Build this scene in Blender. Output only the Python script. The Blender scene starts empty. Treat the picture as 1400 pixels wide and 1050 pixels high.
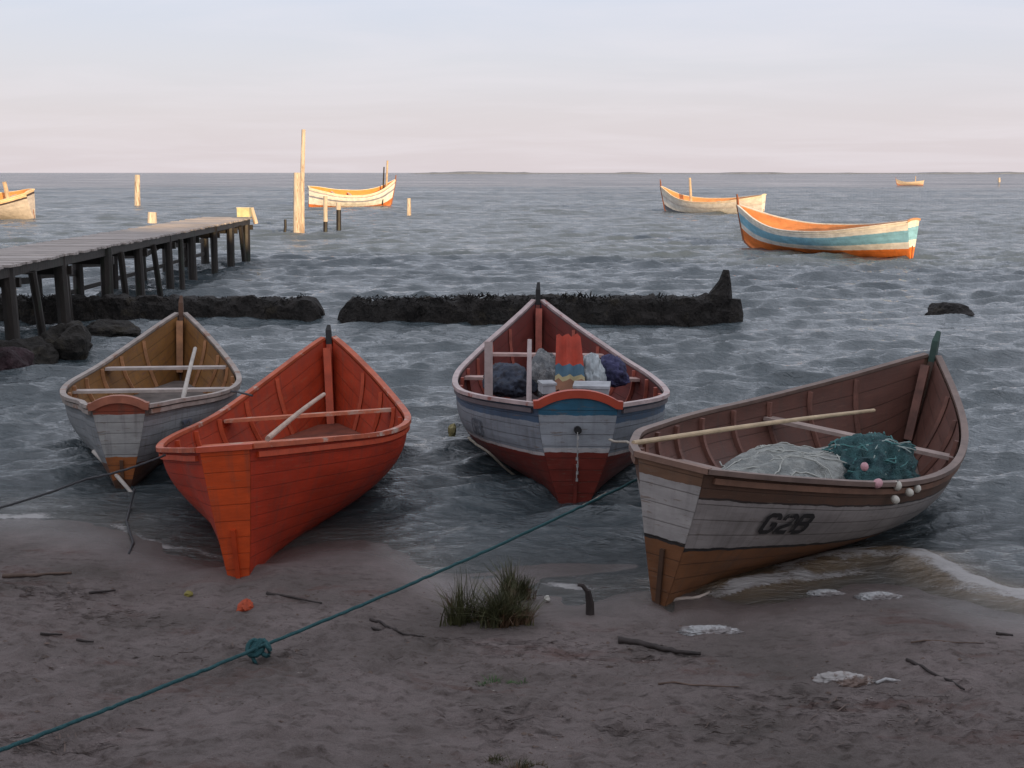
import bpy, math, random
import numpy as np
from mathutils import Vector, Matrix
random.seed(7); RNG = np.random.default_rng(11)
scene = bpy.context.scene
COL = scene.collection
R = math.radians

# ------------------------------------------------------------ camera, sky, sun, exposure
F = 1700.0; H0 = 2.9                     # focal length in photo pixels (1400 wide), eye height above the water
PITCH = math.atan(289 / F)
cam = bpy.data.cameras.new('camera'); cam_o = bpy.data.objects.new('camera', cam); COL.objects.link(cam_o)
cam.sensor_width = 36; cam.lens = 36 * F / 1400; cam.clip_end = 40000; cam.clip_start = .05
cam_o.location = (0, 0, H0); cam_o.rotation_euler = (math.pi / 2 - PITCH, 0, 0)
scene.camera = cam_o
SUN_EL = R(6.0); SUN_AZ = R(155)         # azimuth clockwise from +Y: behind the camera, to its right
w = bpy.data.worlds.new('World'); scene.world = w; w.use_nodes = True
nt = w.node_tree; nt.nodes.clear()
def N(nt, t, **k):
    n = nt.nodes.new(t)
    for a, b in k.items():
        if a == 'inp':
            for i, v in b.items(): n.inputs[i].default_value = v
        else: setattr(n, a, b)
    return n
def Lk(nt, a, b): nt.links.new(a, b)
out = N(nt, 'ShaderNodeOutputWorld'); bg = N(nt, 'ShaderNodeBackground', inp={'Strength': .15})
sky = N(nt, 'ShaderNodeTexSky', sky_type='NISHITA', sun_disc=False, sun_elevation=SUN_EL, sun_rotation=SUN_AZ,
        altitude=0, air_density=1.0, dust_density=1.6, ozone_density=1.5)
tc = N(nt, 'ShaderNodeTexCoord'); sep = N(nt, 'ShaderNodeSeparateXYZ'); Lk(nt, tc.outputs['Generated'], sep.inputs[0])
# thin high cloud veil, projected on a flat layer overhead
zz = N(nt, 'ShaderNodeMath', operation='ADD', inp={1: .10}); Lk(nt, sep.outputs['Z'], zz.inputs[0])
zm = N(nt, 'ShaderNodeMath', operation='MAXIMUM', inp={1: .03}); Lk(nt, zz.outputs[0], zm.inputs[0])
dx = N(nt, 'ShaderNodeMath', operation='DIVIDE'); dy = N(nt, 'ShaderNodeMath', operation='DIVIDE')
Lk(nt, sep.outputs['X'], dx.inputs[0]); Lk(nt, zm.outputs[0], dx.inputs[1])
Lk(nt, sep.outputs['Y'], dy.inputs[0]); Lk(nt, zm.outputs[0], dy.inputs[1])
cmb = N(nt, 'ShaderNodeCombineXYZ'); Lk(nt, dx.outputs[0], cmb.inputs[0]); Lk(nt, dy.outputs[0], cmb.inputs[1])
mp = N(nt, 'ShaderNodeMapping', inp={'Scale': (.55, .9, 1), 'Rotation': (0, 0, .25), 'Location': (3.1, 1.7, 0)}); Lk(nt, cmb.outputs[0], mp.inputs[0])
cn = N(nt, 'ShaderNodeTexNoise', inp={'Scale': 1.3, 'Detail': 7, 'Roughness': .55, 'Distortion': .5}); Lk(nt, mp.outputs[0], cn.inputs[0])
cr_ = N(nt, 'ShaderNodeMapRange', inp={1: .42, 2: .75, 3: 0, 4: .36}); Lk(nt, cn.outputs[0], cr_.inputs[0])
hz = N(nt, 'ShaderNodeValToRGB'); Lk(nt, sep.outputs['Z'], hz.inputs[0])
SKYSTOPS = [(0.0, (5.35, 4.8, 5.0)), (.045, (5.25, 4.9, 5.2)), (.085, (5.15, 5.1, 5.6)), (.13, (4.85, 5.1, 5.95)), (.35, (5.3, 5.6, 6.4)), (.6, (5.6, 5.75, 6.4)), (1.0, (5.2, 5.4, 6.1))]
SKYK = 7.0
e = hz.color_ramp.elements
while len(e) < len(SKYSTOPS): e.new(.5)
for i, (p, c) in enumerate(SKYSTOPS): e[i].position = p; e[i].color = tuple(v / SKYK for v in c) + (1,)
hs = N(nt, 'ShaderNodeVectorMath', operation='SCALE', inp={'Scale': SKYK}); Lk(nt, hz.outputs[0], hs.inputs[0])
m1 = N(nt, 'ShaderNodeMix', data_type='RGBA'); m1.inputs[0].default_value = .88          # pale dusk veil over the clear sky
Lk(nt, sky.outputs[0], m1.inputs[6]); Lk(nt, hs.outputs[0], m1.inputs[7])
m2 = N(nt, 'ShaderNodeMix', data_type='RGBA'); Lk(nt, cr_.outputs[0], m2.inputs[0]); Lk(nt, m1.outputs[2], m2.inputs[6])
m2.inputs[7].default_value = (5.9, 5.6, 5.9, 1)
Lk(nt, m2.outputs[2], bg.inputs[0]); Lk(nt, bg.outputs[0], out.inputs[0])
sd = Vector((math.sin(SUN_AZ) * math.cos(SUN_EL), math.cos(SUN_AZ) * math.cos(SUN_EL), math.sin(SUN_EL)))
sl = bpy.data.lights.new('sun', 'SUN'); sl.energy = 5.0; sl.angle = R(.5); sl.color = (1, .71, .40)
so = bpy.data.objects.new('sun', sl); COL.objects.link(so); so.rotation_euler = sd.to_track_quat('Z', 'Y').to_euler()
scene.view_settings.view_transform = 'Standard'; scene.view_settings.look = 'None'
scene.view_settings.exposure = 0.0; scene.view_settings.gamma = 1

# ------------------------------------------------------------ helpers
def at(px, py, z=0.0):
    "point of the world at height z seen at pixel (px, py) of the photograph"
    a = (px - 700) / F; b = (525 - py) / F; c, s = math.cos(PITCH), math.sin(PITCH)
    D = Vector((a, c + b * s, b * c - s)); return D * ((z - H0) / D.z) + Vector((0, 0, H0))
def aty(px, py, Y):
    a = (px - 700) / F; b = (525 - py) / F; c, s = math.cos(PITCH), math.sin(PITCH)
    D = Vector((a, c + b * s, b * c - s)); return D * (Y / D.y) + Vector((0, 0, H0))
def tag(o, label=None, cat=None, group=None, kind=None):
    if label: o['label'] = label
    if cat: o['category'] = cat
    if group: o['group'] = group
    if kind: o['kind'] = kind
    return o
def empty(name, loc=(0, 0, 0), mat=None):
    o = bpy.data.objects.new(name, None); COL.objects.link(o); o.empty_display_size = .2
    if mat is not None: o.matrix_world = mat
    else: o.location = loc
    return o
def mk(name, V, Fc, mat, parent=None, smooth=False, uv=None, mats=None):
    me = bpy.data.meshes.new(name); me.from_pydata([tuple(map(float, v)) for v in V], [], [tuple(map(int, f)) for f in Fc])
    if uv is not None:
        ul = me.uv_layers.new(name='UVMap'); li = np.zeros(len(me.loops), dtype=np.int32); me.loops.foreach_get('vertex_index', li)
        ul.data.foreach_set('uv', np.array(uv, dtype=np.float32)[li].ravel())
    if smooth: me.polygons.foreach_set('use_smooth', np.ones(len(me.polygons), dtype=bool))
    me.materials.append(mat); me.update()
    o = bpy.data.objects.new(name, me); COL.objects.link(o)
    if parent: o.parent = parent
    return o
def grid_faces(nu, nv, wrap=False):
    f = []
    for i in range(nu - 1):
        for j in range(nv if wrap else nv - 1):
            a = i * nv + j; b = i * nv + (j + 1) % nv; f.append((a, b, b + nv, a + nv))
    return f
class MB:
    def __init__(s): s.V = []; s.F = []
    def add(s, V, Fc):
        n = len(s.V); s.V += [tuple(v) for v in V]; s.F += [tuple(i + n for i in f) for f in Fc]; return s
    def box(s, c, size, rot=None, j=0.0):
        hx, hy, hz_ = [q / 2 for q in size]; M = rot.to_3x3() if rot else Matrix.Identity(3)
        vs = []
        for x in (-1, 1):
            for y in (-1, 1):
                for z in (-1, 1):
                    p = M @ Vector((x * hx, y * hy, z * hz_)) + Vector(c)
                    vs.append((p.x + random.uniform(-j, j), p.y + random.uniform(-j, j), p.z + random.uniform(-j, j)))
        return s.add(vs, [(0, 1, 3, 2), (4, 6, 7, 5), (0, 4, 5, 1), (2, 3, 7, 6), (0, 2, 6, 4), (1, 5, 7, 3)])
    def sweep(s, pts, wd, h, side=None, taper=None):
        "rectangular section along a polyline; wd across (towards side), h the other way"
        pts = [Vector(p) for p in pts]; n = len(pts); vs = []
        for i, p in enumerate(pts):
            t = (pts[min(i + 1, n - 1)] - pts[max(i - 1, 0)]).normalized()
            sd_ = Vector(side[i] if isinstance(side, list) else (side or (0, 0, 1)))
            u = (sd_ - t * sd_.dot(t)).normalized(); v = t.cross(u)
            k = taper[i] if taper else 1
            for a, b in ((-1, -1), (1, -1), (1, 1), (-1, 1)): vs.append(p + u * a * wd / 2 * k + v * b * h / 2 * k)
        f = grid_faces(n, 4, True); f += [(3, 2, 1, 0), tuple(4 * (n - 1) + i for i in range(4))]
        return s.add(vs, f)
    def tube(s, pts, r, seg=8, r2=None, knob=0.0):
        pts = [Vector(p) for p in pts]; n = len(pts); vs = []
        ref = Vector((.13, .31, .94)).normalized()
        for i, p in enumerate(pts):
            t = (pts[min(i + 1, n - 1)] - pts[max(i - 1, 0)]).normalized()
            if abs(t.dot(ref)) > .96: q = Vector((1, 0, 0))
            else: q = ref
            u = (q - t * q.dot(t)).normalized(); v = t.cross(u)
            rr = (r + (r2 - r) * i / (n - 1)) if r2 is not None else r
            for k in range(seg):
                a = 2 * math.pi * k / seg; k2 = rr * (1 + random.uniform(-knob, knob)); vs.append(p + u * math.cos(a) * k2 + v * math.sin(a) * k2)
        f = grid_faces(n, seg, True); f += [tuple(range(seg - 1, -1, -1)), tuple(seg * (n - 1) + i for i in range(seg))]
        return s.add(vs, f)
    def build(s, name, mat, parent=None, smooth=False): return mk(name, s.V, s.F, mat, parent, smooth)

def vnoise(x, y, seed=0):
    x = np.asarray(x, float); y = np.asarray(y, float)
    xi = np.floor(x).astype(np.int64); yi = np.floor(y).astype(np.int64); fx = x - xi; fy = y - yi
    fx = fx * fx * (3 - 2 * fx); fy = fy * fy * (3 - 2 * fy)
    def h(a, b):
        n = (a * 374761393 + b * 668265263 + seed * 974634777) & 0xffffffff
        n = ((n ^ (n >> 13)) * 1274126177) & 0xffffffff
        return ((n ^ (n >> 16)) & 0xffff) / 65535.0
    return (h(xi, yi) * (1 - fx) + h(xi + 1, yi) * fx) * (1 - fy) + (h(xi, yi + 1) * (1 - fx) + h(xi + 1, yi + 1) * fx) * fy - .5
def fbm(x, y, oct=4, seed=0):
    s = 0; a = 1
    for o in range(oct): s = s + a * vnoise(x * 2 ** o + 17.3 * o, y * 2 ** o - 9.1 * o, seed + o); a *= .5
    return s
def cr(xs, ys, t):
    xs = np.array(xs, float); ys = np.array(ys, float); m = np.gradient(ys, xs); t = np.clip(np.asarray(t, float), 0, 1)
    i = np.clip(np.searchsorted(xs, t, side='right') - 1, 0, len(xs) - 2); h = xs[i + 1] - xs[i]; u = (t - xs[i]) / h
    return (2*u**3-3*u**2+1)*ys[i] + (u**3-2*u**2+u)*h*m[i] + (-2*u**3+3*u**2)*ys[i+1] + (u**3-u**2)*h*m[i+1]

# ------------------------------------------------------------ materials
def new_mat(name):
    m = bpy.data.materials.new(name); m.use_nodes = True; t = m.node_tree; b = t.nodes['Principled BSDF']; return m, t, b
def mat(name, col, rough=.7, var=.25, scale=6, bump=.15, bscale=None, stretch=(1, 1, 1), col2=None, thr=None, metal=0, detail=6, dist=.01):
    m, t, b = new_mat(name)
    tcn = N(t, 'ShaderNodeTexCoord'); mpn = N(t, 'ShaderNodeMapping', inp={'Scale': stretch}); Lk(t, tcn.outputs['Object'], mpn.inputs[0])
    n1 = N(t, 'ShaderNodeTexNoise', inp={'Scale': scale, 'Detail': detail, 'Roughness': .62}); Lk(t, mpn.outputs[0], n1.inputs[0])
    mr = N(t, 'ShaderNodeMapRange', inp={1: .3, 2: .7, 3: 1 - var, 4: 1 + var}); Lk(t, n1.outputs[0], mr.inputs[0])
    mul = N(t, 'ShaderNodeVectorMath', operation='SCALE'); mul.inputs[0].default_value = col[:3]; Lk(t, mr.outputs[0], mul.inputs['Scale'])
    src = mul.outputs[0]
    if col2:
        n2 = N(t, 'ShaderNodeTexNoise', inp={'Scale': scale * .7, 'Detail': 8, 'Roughness': .7}); Lk(t, mpn.outputs[0], n2.inputs[0])
        th = thr or .58
        r2 = N(t, 'ShaderNodeMapRange', inp={1: th - .03, 2: th + .04, 3: 0, 4: .85}); Lk(t, n2.outputs[0], r2.inputs[0])
        mx = N(t, 'ShaderNodeMix', data_type='RGBA'); Lk(t, r2.outputs[0], mx.inputs[0]); Lk(t, src, mx.inputs[6]); mx.inputs[7].default_value = (*col2, 1); src = mx.outputs[2]
    Lk(t, src, b.inputs['Base Color']); b.inputs['Roughness'].default_value = rough; b.inputs['Metallic'].default_value = metal
    if bump:
        n3 = N(t, 'ShaderNodeTexNoise', inp={'Scale': bscale or scale * 4, 'Detail': 5}); Lk(t, mpn.outputs[0], n3.inputs[0])
        bp = N(t, 'ShaderNodeBump', inp={'Strength': bump, 'Distance': dist}); Lk(t, n3.outputs[0], bp.inputs['Height']); Lk(t, bp.outputs[0], b.inputs['Normal'])
    return m
def hull_mat(name, zones, planks=9, rough=.5, wood=(.16, .11, .08), wear=.575, dirt=.5, groove=.55):
    "paint in bands by the UV's v (keel 0 to gunwale 1), plank seams, chipped and stained paint"
    m, t, b = new_mat(name)
    uv = N(t, 'ShaderNodeUVMap'); uv.uv_map = 'UVMap'; sp = N(t, 'ShaderNodeSeparateXYZ'); Lk(t, uv.outputs[0], sp.inputs[0])
    nz = N(t, 'ShaderNodeTexNoise', inp={'Scale': 9, 'Detail': 4}); Lk(t, uv.outputs[0], nz.inputs[0])
    mrn = N(t, 'ShaderNodeMapRange', inp={1: .3, 2: .7, 3: -.007, 4: .007}); Lk(t, nz.outputs[0], mrn.inputs[0])
    ad = N(t, 'ShaderNodeMath', operation='ADD'); Lk(t, sp.outputs[1], ad.inputs[0]); Lk(t, mrn.outputs[0], ad.inputs[1])
    rp = N(t, 'ShaderNodeValToRGB'); rp.color_ramp.interpolation = 'CONSTANT'; Lk(t, ad.outputs[0], rp.inputs[0])
    el = rp.color_ramp.elements
    while len(el) < max(2, len(zones)): el.new(.5)
    while len(el) > max(2, len(zones)): el.remove(el[-1])
    zs = zones if len(zones) > 1 else zones + [(.99, zones[0][1])]
    for i, (p, c) in enumerate(zs): el[i].position = p; el[i].color = (*c, 1)
    # broad fading
    mp1 = N(t, 'ShaderNodeMapping', inp={'Scale': (1, 2.2, 1)}); Lk(t, uv.outputs[0], mp1.inputs[0])
    n1 = N(t, 'ShaderNodeTexNoise', inp={'Scale': 2.6, 'Detail': 8, 'Roughness': .65}); Lk(t, mp1.outputs[0], n1.inputs[0])
    r1 = N(t, 'ShaderNodeMapRange', inp={1: .3, 2: .7, 3: .72, 4: 1.25}); Lk(t, n1.outputs[0], r1.inputs[0])
    sc = N(t, 'ShaderNodeVectorMath', operation='SCALE'); Lk(t, rp.outputs[0], sc.inputs[0]); Lk(t, r1.outputs[0], sc.inputs['Scale'])
    # runs of dirt from the rail down
    mp2 = N(t, 'ShaderNodeMapping', inp={'Scale': (16, 1.3, 1)}); Lk(t, uv.outputs[0], mp2.inputs[0])
    n2 = N(t, 'ShaderNodeTexNoise', inp={'Scale': 1, 'Detail': 6, 'Roughness': .6}); Lk(t, mp2.outputs[0], n2.inputs[0])
    r2 = N(t, 'ShaderNodeMapRange', inp={1: .5, 2: .75, 3: 0, 4: dirt}); Lk(t, n2.outputs[0], r2.inputs[0])
    mx = N(t, 'ShaderNodeMix', data_type='RGBA'); Lk(t, r2.outputs[0], mx.inputs[0]); Lk(t, sc.outputs[0], mx.inputs[6]); mx.inputs[7].default_value = (.06, .05, .04, 1)
    # chips showing wood, running along the planks
    mp3 = N(t, 'ShaderNodeMapping', inp={'Scale': (2.2, 16, 1)}); Lk(t, uv.outputs[0], mp3.inputs[0])
    n3 = N(t, 'ShaderNodeTexNoise', inp={'Scale': 2.4, 'Detail': 9, 'Roughness': .72}); Lk(t, mp3.outputs[0], n3.inputs[0])
    r3 = N(t, 'ShaderNodeMapRange', inp={1: wear, 2: wear + .05, 3: 0, 4: .7}); Lk(t, n3.outputs[0], r3.inputs[0])
    mx3 = N(t, 'ShaderNodeMix', data_type='RGBA'); Lk(t, r3.outputs[0], mx3.inputs[0]); Lk(t, mx.outputs[2], mx3.inputs[6]); mx3.inputs[7].default_value = (*wood, 1)
    # plank seams
    mu = N(t, 'ShaderNodeMath', operation='MULTIPLY', inp={1: planks}); Lk(t, sp.outputs[1], mu.inputs[0])
    fr = N(t, 'ShaderNodeMath', operation='FRACT'); Lk(t, mu.outputs[0], fr.inputs[0])
    g = N(t, 'ShaderNodeMapRange', inp={1: 0, 2: .07, 3: 1, 4: 0}); Lk(t, fr.outputs[0], g.inputs[0])
    gs = N(t, 'ShaderNodeMath', operation='MULTIPLY', inp={1: groove}); Lk(t, g.outputs[0], gs.inputs[0])
    mx4 = N(t, 'ShaderNodeMix', data_type='RGBA'); Lk(t, gs.outputs[0], mx4.inputs[0]); Lk(t, mx3.outputs[2], mx4.inputs[6]); mx4.inputs[7].default_value = (.03, .022, .018, 1)
    Lk(t, mx4.outputs[2], b.inputs['Base Color'])
    rr = N(t, 'ShaderNodeMapRange', inp={1: .3, 2: .7, 3: rough - .08, 4: rough + .22}); Lk(t, n1.outputs[0], rr.inputs[0]); Lk(t, rr.outputs[0], b.inputs['Roughness'])
    sm = N(t, 'ShaderNodeMath', operation='SUBTRACT'); Lk(t, n3.outputs[0], sm.inputs[0]); Lk(t, g.outputs[0], sm.inputs[1])
    bp = N(t, 'ShaderNodeBump', inp={'Strength': .5, 'Distance': .006}); Lk(t, sm.outputs[0], bp.inputs['Height']); Lk(t, bp.outputs[0], b.inputs['Normal'])
    return m

WOODG = mat('weathered_wood', (.30, .27, .24), .8, .35, 5, .4, stretch=(4, 1, 4))
DARKWOOD = mat('wet_dark_wood', (.022, .017, .014), .55, .5, 5, .5, stretch=(1, 1, .3), col2=(.02, .03, .018), dist=.02)
DECKWOOD = mat('grey_deck_wood', (.38, .335, .31), .75, .4, 1.3, .4, stretch=(1, 9, 1))
POSTWOOD = mat('pale_post_wood', (  .62, .52, .40), .8, .3, 3, .4, stretch=(3, 3, .5), col2=(.34, .22, .14), thr=.55)
BLACKP = mat('black_paint', (.012, .012, .013), .5, .3)
ROPE_TEAL = mat('teal_rope', (.012, .07, .078), .8, .3, 60, .8, 120)
ROPE_PALE = mat('pale_rope', (.38, .34, .28), .85, .3, 60, .8, 120)
ROPE_DARK = mat('dark_rope', (.05, .05, .055), .8, .3, 60, .8, 120)
IRON = mat('rusty_iron', (.09, .05, .035), .7, .4, 20, .4)

# ------------------------------------------------------------ ground (one sheet: beach, lagoon bed, unseen ridge added behind the camera to shade the foreground)
SH = [at(*p) for p in [(-500, 690), (0, 706), (120, 716), (230, 748), (330, 772), (430, 745), (520, 738), (575, 772), (640, 800), (760, 806), (890, 822), (1000, 816), (1100, 801), (1200, 792), (1300, 812), (1400, 830), (1900, 835)]]
SHX = np.array([p.x for p in SH]); SHY = np.array([p.y for p in SH])
def shore(x): return sum(np.interp(np.asarray(x, float) + d_, SHX, SHY) for d_ in np.linspace(-.22, .22, 7)) / 7 + .05 * np.sin(np.asarray(x) * 3.1) + .03 * np.sin(np.asarray(x) * 7.7 + 1)
CX = np.array([-200, -60, 0, 15, 20, 26, 34, 40, 60, 100, 300.]); CH = np.array([7.5, 7.6, 7.3, 7.1, 7.1, 7.0, 6.5, 6.2, 6.3, 6.4, 6.0])  # crest heights of the added ridge, shaped to set where its shadow ends
def crest(x): return np.interp(x, CX, CH) + .35 * vnoise(x * .7, 0 * x, 5) + .25 * vnoise(x * 2.3, 0 * x, 6)
FOOT = [(random.uniform(-3, 3), random.uniform(5.2, 7.6), random.uniform(.10, .15), random.uniform(0, 3.1)) for _ in range(34)]
def terr(x, y, fine=True):
    x = np.asarray(x, float); y = np.asarray(y, float)
    d = shore(x) - y + .10 * vnoise(x * 2.1, y * 0 + 3, 2)
    z = np.where(d > 0, .062 * d, np.maximum(.085 * d, -2.6 + 0 * d))
    z = np.where(d > 3.2, .062 * 3.2 + .05 * (d - 3.2) + .020 * (d - 3.2) ** 2, z); z = np.minimum(z, 1.35)
    g = np.clip((-6 - y) / 9, 0, 1); g = g * g * (3 - 2 * g); z = z + (crest(x) - 1.35) * g
    if fine:
        near = np.exp(-((x / 30) ** 2 + ((y - 7) / 30) ** 2)); dry = np.clip(d * .8 + .25, .15, 1)
        rough = np.clip((d - .5) / 1.5, 0, 1)
        z = z + near * dry * (.028 * fbm(x * 1.6, y * 2.2, 3, 20) + .016 * fbm(x * 5.5, y * 8, 3, 30))
        for fx_, fy_, fr_, fa_ in FOOT:                          # footprints and dents
            ca, sa_ = math.cos(fa_), math.sin(fa_); u_ = ((x - fx_) * ca + (y - fy_) * sa_) / fr_; v_ = (-(x - fx_) * sa_ + (y - fy_) * ca) / (fr_ * .42)
            q_ = u_ * u_ + v_ * v_; z = z - .022 * np.exp(-q_ * 1.3) + .010 * np.exp(-(np.sqrt(q_) - 1.5) ** 2 * 5)
        q_ = np.hypot((x + 1.93) / .26, (y - 8.5) / .22); z = z + .045 * np.exp(-(q_ - 1.1) ** 2 * 3)
        q_ = np.hypot((x - 1.06) / .24, (y - 8.05) / .2); z = z + .035 * np.exp(-(q_ - 1.1) ** 2 * 3)
        for kx, w_ in ((-1.96, .05), (1.04, .04)):                # furrows cut by the keels
            z = z - .03 * np.exp(-((x - kx - .05 * (8.4 - y)) / w_) ** 2) * np.clip((y - 7.2) / .8, 0, 1) * np.clip((9 - y), 0, 1)
        z = z + near * rough * (.050 * np.abs(fbm(x * 8, y * 10, 4, 40)) - .007)
        z = z + near * rough * .022 * np.clip(vnoise(x * 17, y * 20, 50) * 3 - .5, 0, 1)
    return z
def axis(lo, a, b, hi, step, ratio):
    c = list(np.arange(a, b, step)); s = step; v = b
    while v < hi: s *= ratio; v += s; c.append(min(v, hi))
    s = step; v = a; l = []
    while v > lo: s *= ratio; v -= s; l.append(max(v, lo))
    return np.array(l[::-1] + c)
gx = axis(-20000, -4.6, 4.6, 20000, .026, 1.12); gy = axis(-20000, 4.6, 9.6, 20000, .022, 1.11)
X, Y = np.meshgrid(gx, gy, indexing='ij'); Z = terr(X, Y)
def fast_grid(name, X, Y, Z, mt, attrs={}, flip=False):
    nu, nv = X.shape; me = bpy.data.meshes.new(name); V = np.stack([X, Y, Z], -1).reshape(-1, 3).astype(np.float32)
    idx = np.arange(nu * nv, dtype=np.int32).reshape(nu, nv)
    q = np.stack([idx[:-1, :-1], idx[1:, :-1], idx[1:, 1:], idx[:-1, 1:]], -1).reshape(-1, 4)
    if flip: q = q[:, ::-1]
    me.vertices.add(len(V)); me.vertices.foreach_set('co', V.ravel())
    me.loops.add(q.size); me.loops.foreach_set('vertex_index', np.ascontiguousarray(q).ravel())
    me.polygons.add(len(q)); me.polygons.foreach_set('loop_start', np.arange(0, q.size, 4, dtype=np.int32))
    me.polygons.foreach_set('use_smooth', np.ones(len(q), dtype=bool))
    for k, a in attrs.items():
        at_ = me.attributes.new(k, 'FLOAT', 'POINT'); at_.data.foreach_set('value', a.astype(np.float32).ravel())
    me.materials.append(mt); me.update(calc_edges=True); me.validate()
    o = bpy.data.objects.new(name, me); COL.objects.link(o); return o
def sand_material():
    m, t, b = new_mat('wet_muddy_sand')
    g = N(t, 'ShaderNodeNewGeometry'); a = N(t, 'ShaderNodeAttribute', attribute_name='wet')
    n1 = N(t, 'ShaderNodeTexNoise', inp={'Scale': 1.1, 'Detail': 8, 'Roughness': .65}); Lk(t, g.outputs['Position'], n1.inputs[0])
    rp = N(t, 'ShaderNodeValToRGB'); Lk(t, n1.outputs[0], rp.inputs[0]); el = rp.color_ramp.elements
    el[0].position = .32; el[0].color = (.125, .103, .092, 1); el[1].position = .68; el[1].color = (.265, .215, .205, 1)
    n2 = N(t, 'ShaderNodeTexNoise', inp={'Scale': 14, 'Detail': 8, 'Roughness': .7}); mp_ = N(t, 'ShaderNodeMapping', inp={'Scale': (.7, 1.3, 1)})
    Lk(t, g.outputs['Position'], mp_.inputs[0]); Lk(t, mp_.outputs[0], n2.inputs[0])
    r2 = N(t, 'ShaderNodeMapRange', inp={1: .50, 2: .66, 3: 0, 4: .75}); Lk(t, n2.outputs[0], r2.inputs[0])
    dr = N(t, 'ShaderNodeMath', operation='MULTIPLY'); iv = N(t, 'ShaderNodeMath', operation='SUBTRACT', inp={0: 1}); Lk(t, a.outputs['Fac'], iv.inputs[1])
    Lk(t, r2.outputs[0], dr.inputs[0]); Lk(t, iv.outputs[0], dr.inputs[1])
    mx = N(t, 'ShaderNodeMix', data_type='RGBA'); Lk(t, dr.outputs[0], mx.inputs[0]); Lk(t, rp.outputs[0], mx.inputs[6]); mx.inputs[7].default_value = (.075, .054, .046, 1)
    # reddish weed scum patches
    n4 = N(t, 'ShaderNodeTexNoise', inp={'Scale': 2.3, 'Detail': 9, 'Roughness': .75}); mp4 = N(t, 'ShaderNodeMapping', inp={'Scale': (.6, 1.5, 1), 'Location': (7, 2, 0)})
    Lk(t, g.outputs['Position'], mp4.inputs[0]); Lk(t, mp4.outputs[0], n4.inputs[0])
    r4 = N(t, 'ShaderNodeMapRange', inp={1: .55, 2: .66, 3: 0, 4: .8}); Lk(t, n4.outputs[0], r4.inputs[0])
    d4 = N(t, 'ShaderNodeMath', operation='MULTIPLY'); Lk(t, r4.outputs[0], d4.inputs[0]); Lk(t, iv.outputs[0], d4.inputs[1])
    mx4 = N(t, 'ShaderNodeMix', data_type='RGBA'); Lk(t, d4.outputs[0], mx4.inputs[0]); Lk(t, mx.outputs[2], mx4.inputs[6]); mx4.inputs[7].default_value = (.14, .075, .062, 1)
    # wet sand is darker and shinier
    wt = N(t, 'ShaderNodeMapRange', inp={1: 0, 2: 1, 3: 1, 4: .55}); Lk(t, a.outputs['Fac'], wt.inputs[0])
    sc = N(t, 'ShaderNodeVectorMath', operation='SCALE'); Lk(t, mx4.outputs[2], sc.inputs[0]); Lk(t, wt.outputs[0], sc.inputs['Scale']); Lk(t, sc.outputs[0], b.inputs['Base Color'])
    rr = N(t, 'ShaderNodeMapRange', inp={1: 0, 2: 1, 3: .85, 4: .20}); Lk(t, a.outputs['Fac'], rr.inputs[0]); Lk(t, rr.outputs[0], b.inputs['Roughness'])
    b.inputs['Specular IOR Level'].default_value = .5
    n6 = N(t, 'ShaderNodeTexNoise', inp={'Scale': 170, 'Detail': 3, 'Roughness': .8}); Lk(t, g.outputs['Position'], n6.inputs[0])
    r6 = N(t, 'ShaderNodeMapRange', inp={1: .3, 2: .7, 3: .72, 4: 1.30}); Lk(t, n6.outputs[0], r6.inputs[0])
    s6 = N(t, 'ShaderNodeVectorMath', operation='SCALE'); Lk(t, sc.outputs[0], s6.inputs[0]); Lk(t, r6.outputs[0], s6.inputs['Scale']); Lk(t, s6.outputs[0], b.inputs['Base Color'])
    n5 = N(t, 'ShaderNodeTexNoise', inp={'Scale': 55, 'Detail': 8, 'Roughness': .75}); Lk(t, g.outputs['Position'], n5.inputs[0])
    bs = N(t, 'ShaderNodeMapRange', inp={1: 0, 2: 1, 3: 1.0, 4: .3}); Lk(t, a.outputs['Fac'], bs.inputs[0])
    bp = N(t, 'ShaderNodeBump', inp={'Distance': .035}); Lk(t, bs.outputs[0], bp.inputs['Strength']); Lk(t, n5.outputs[0], bp.inputs['Height']); Lk(t, bp.outputs[0], b.inputs['Normal'])
    return m
wet = np.clip(1 - (shore(X) - Y - .25 - .35 * vnoise(X * 1.3, Y * .3, 8)) / .75, 0, 1)
tag(fast_grid('beach_ground', X, Y, Z, sand_material(), {'wet': wet}), kind='structure')

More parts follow.
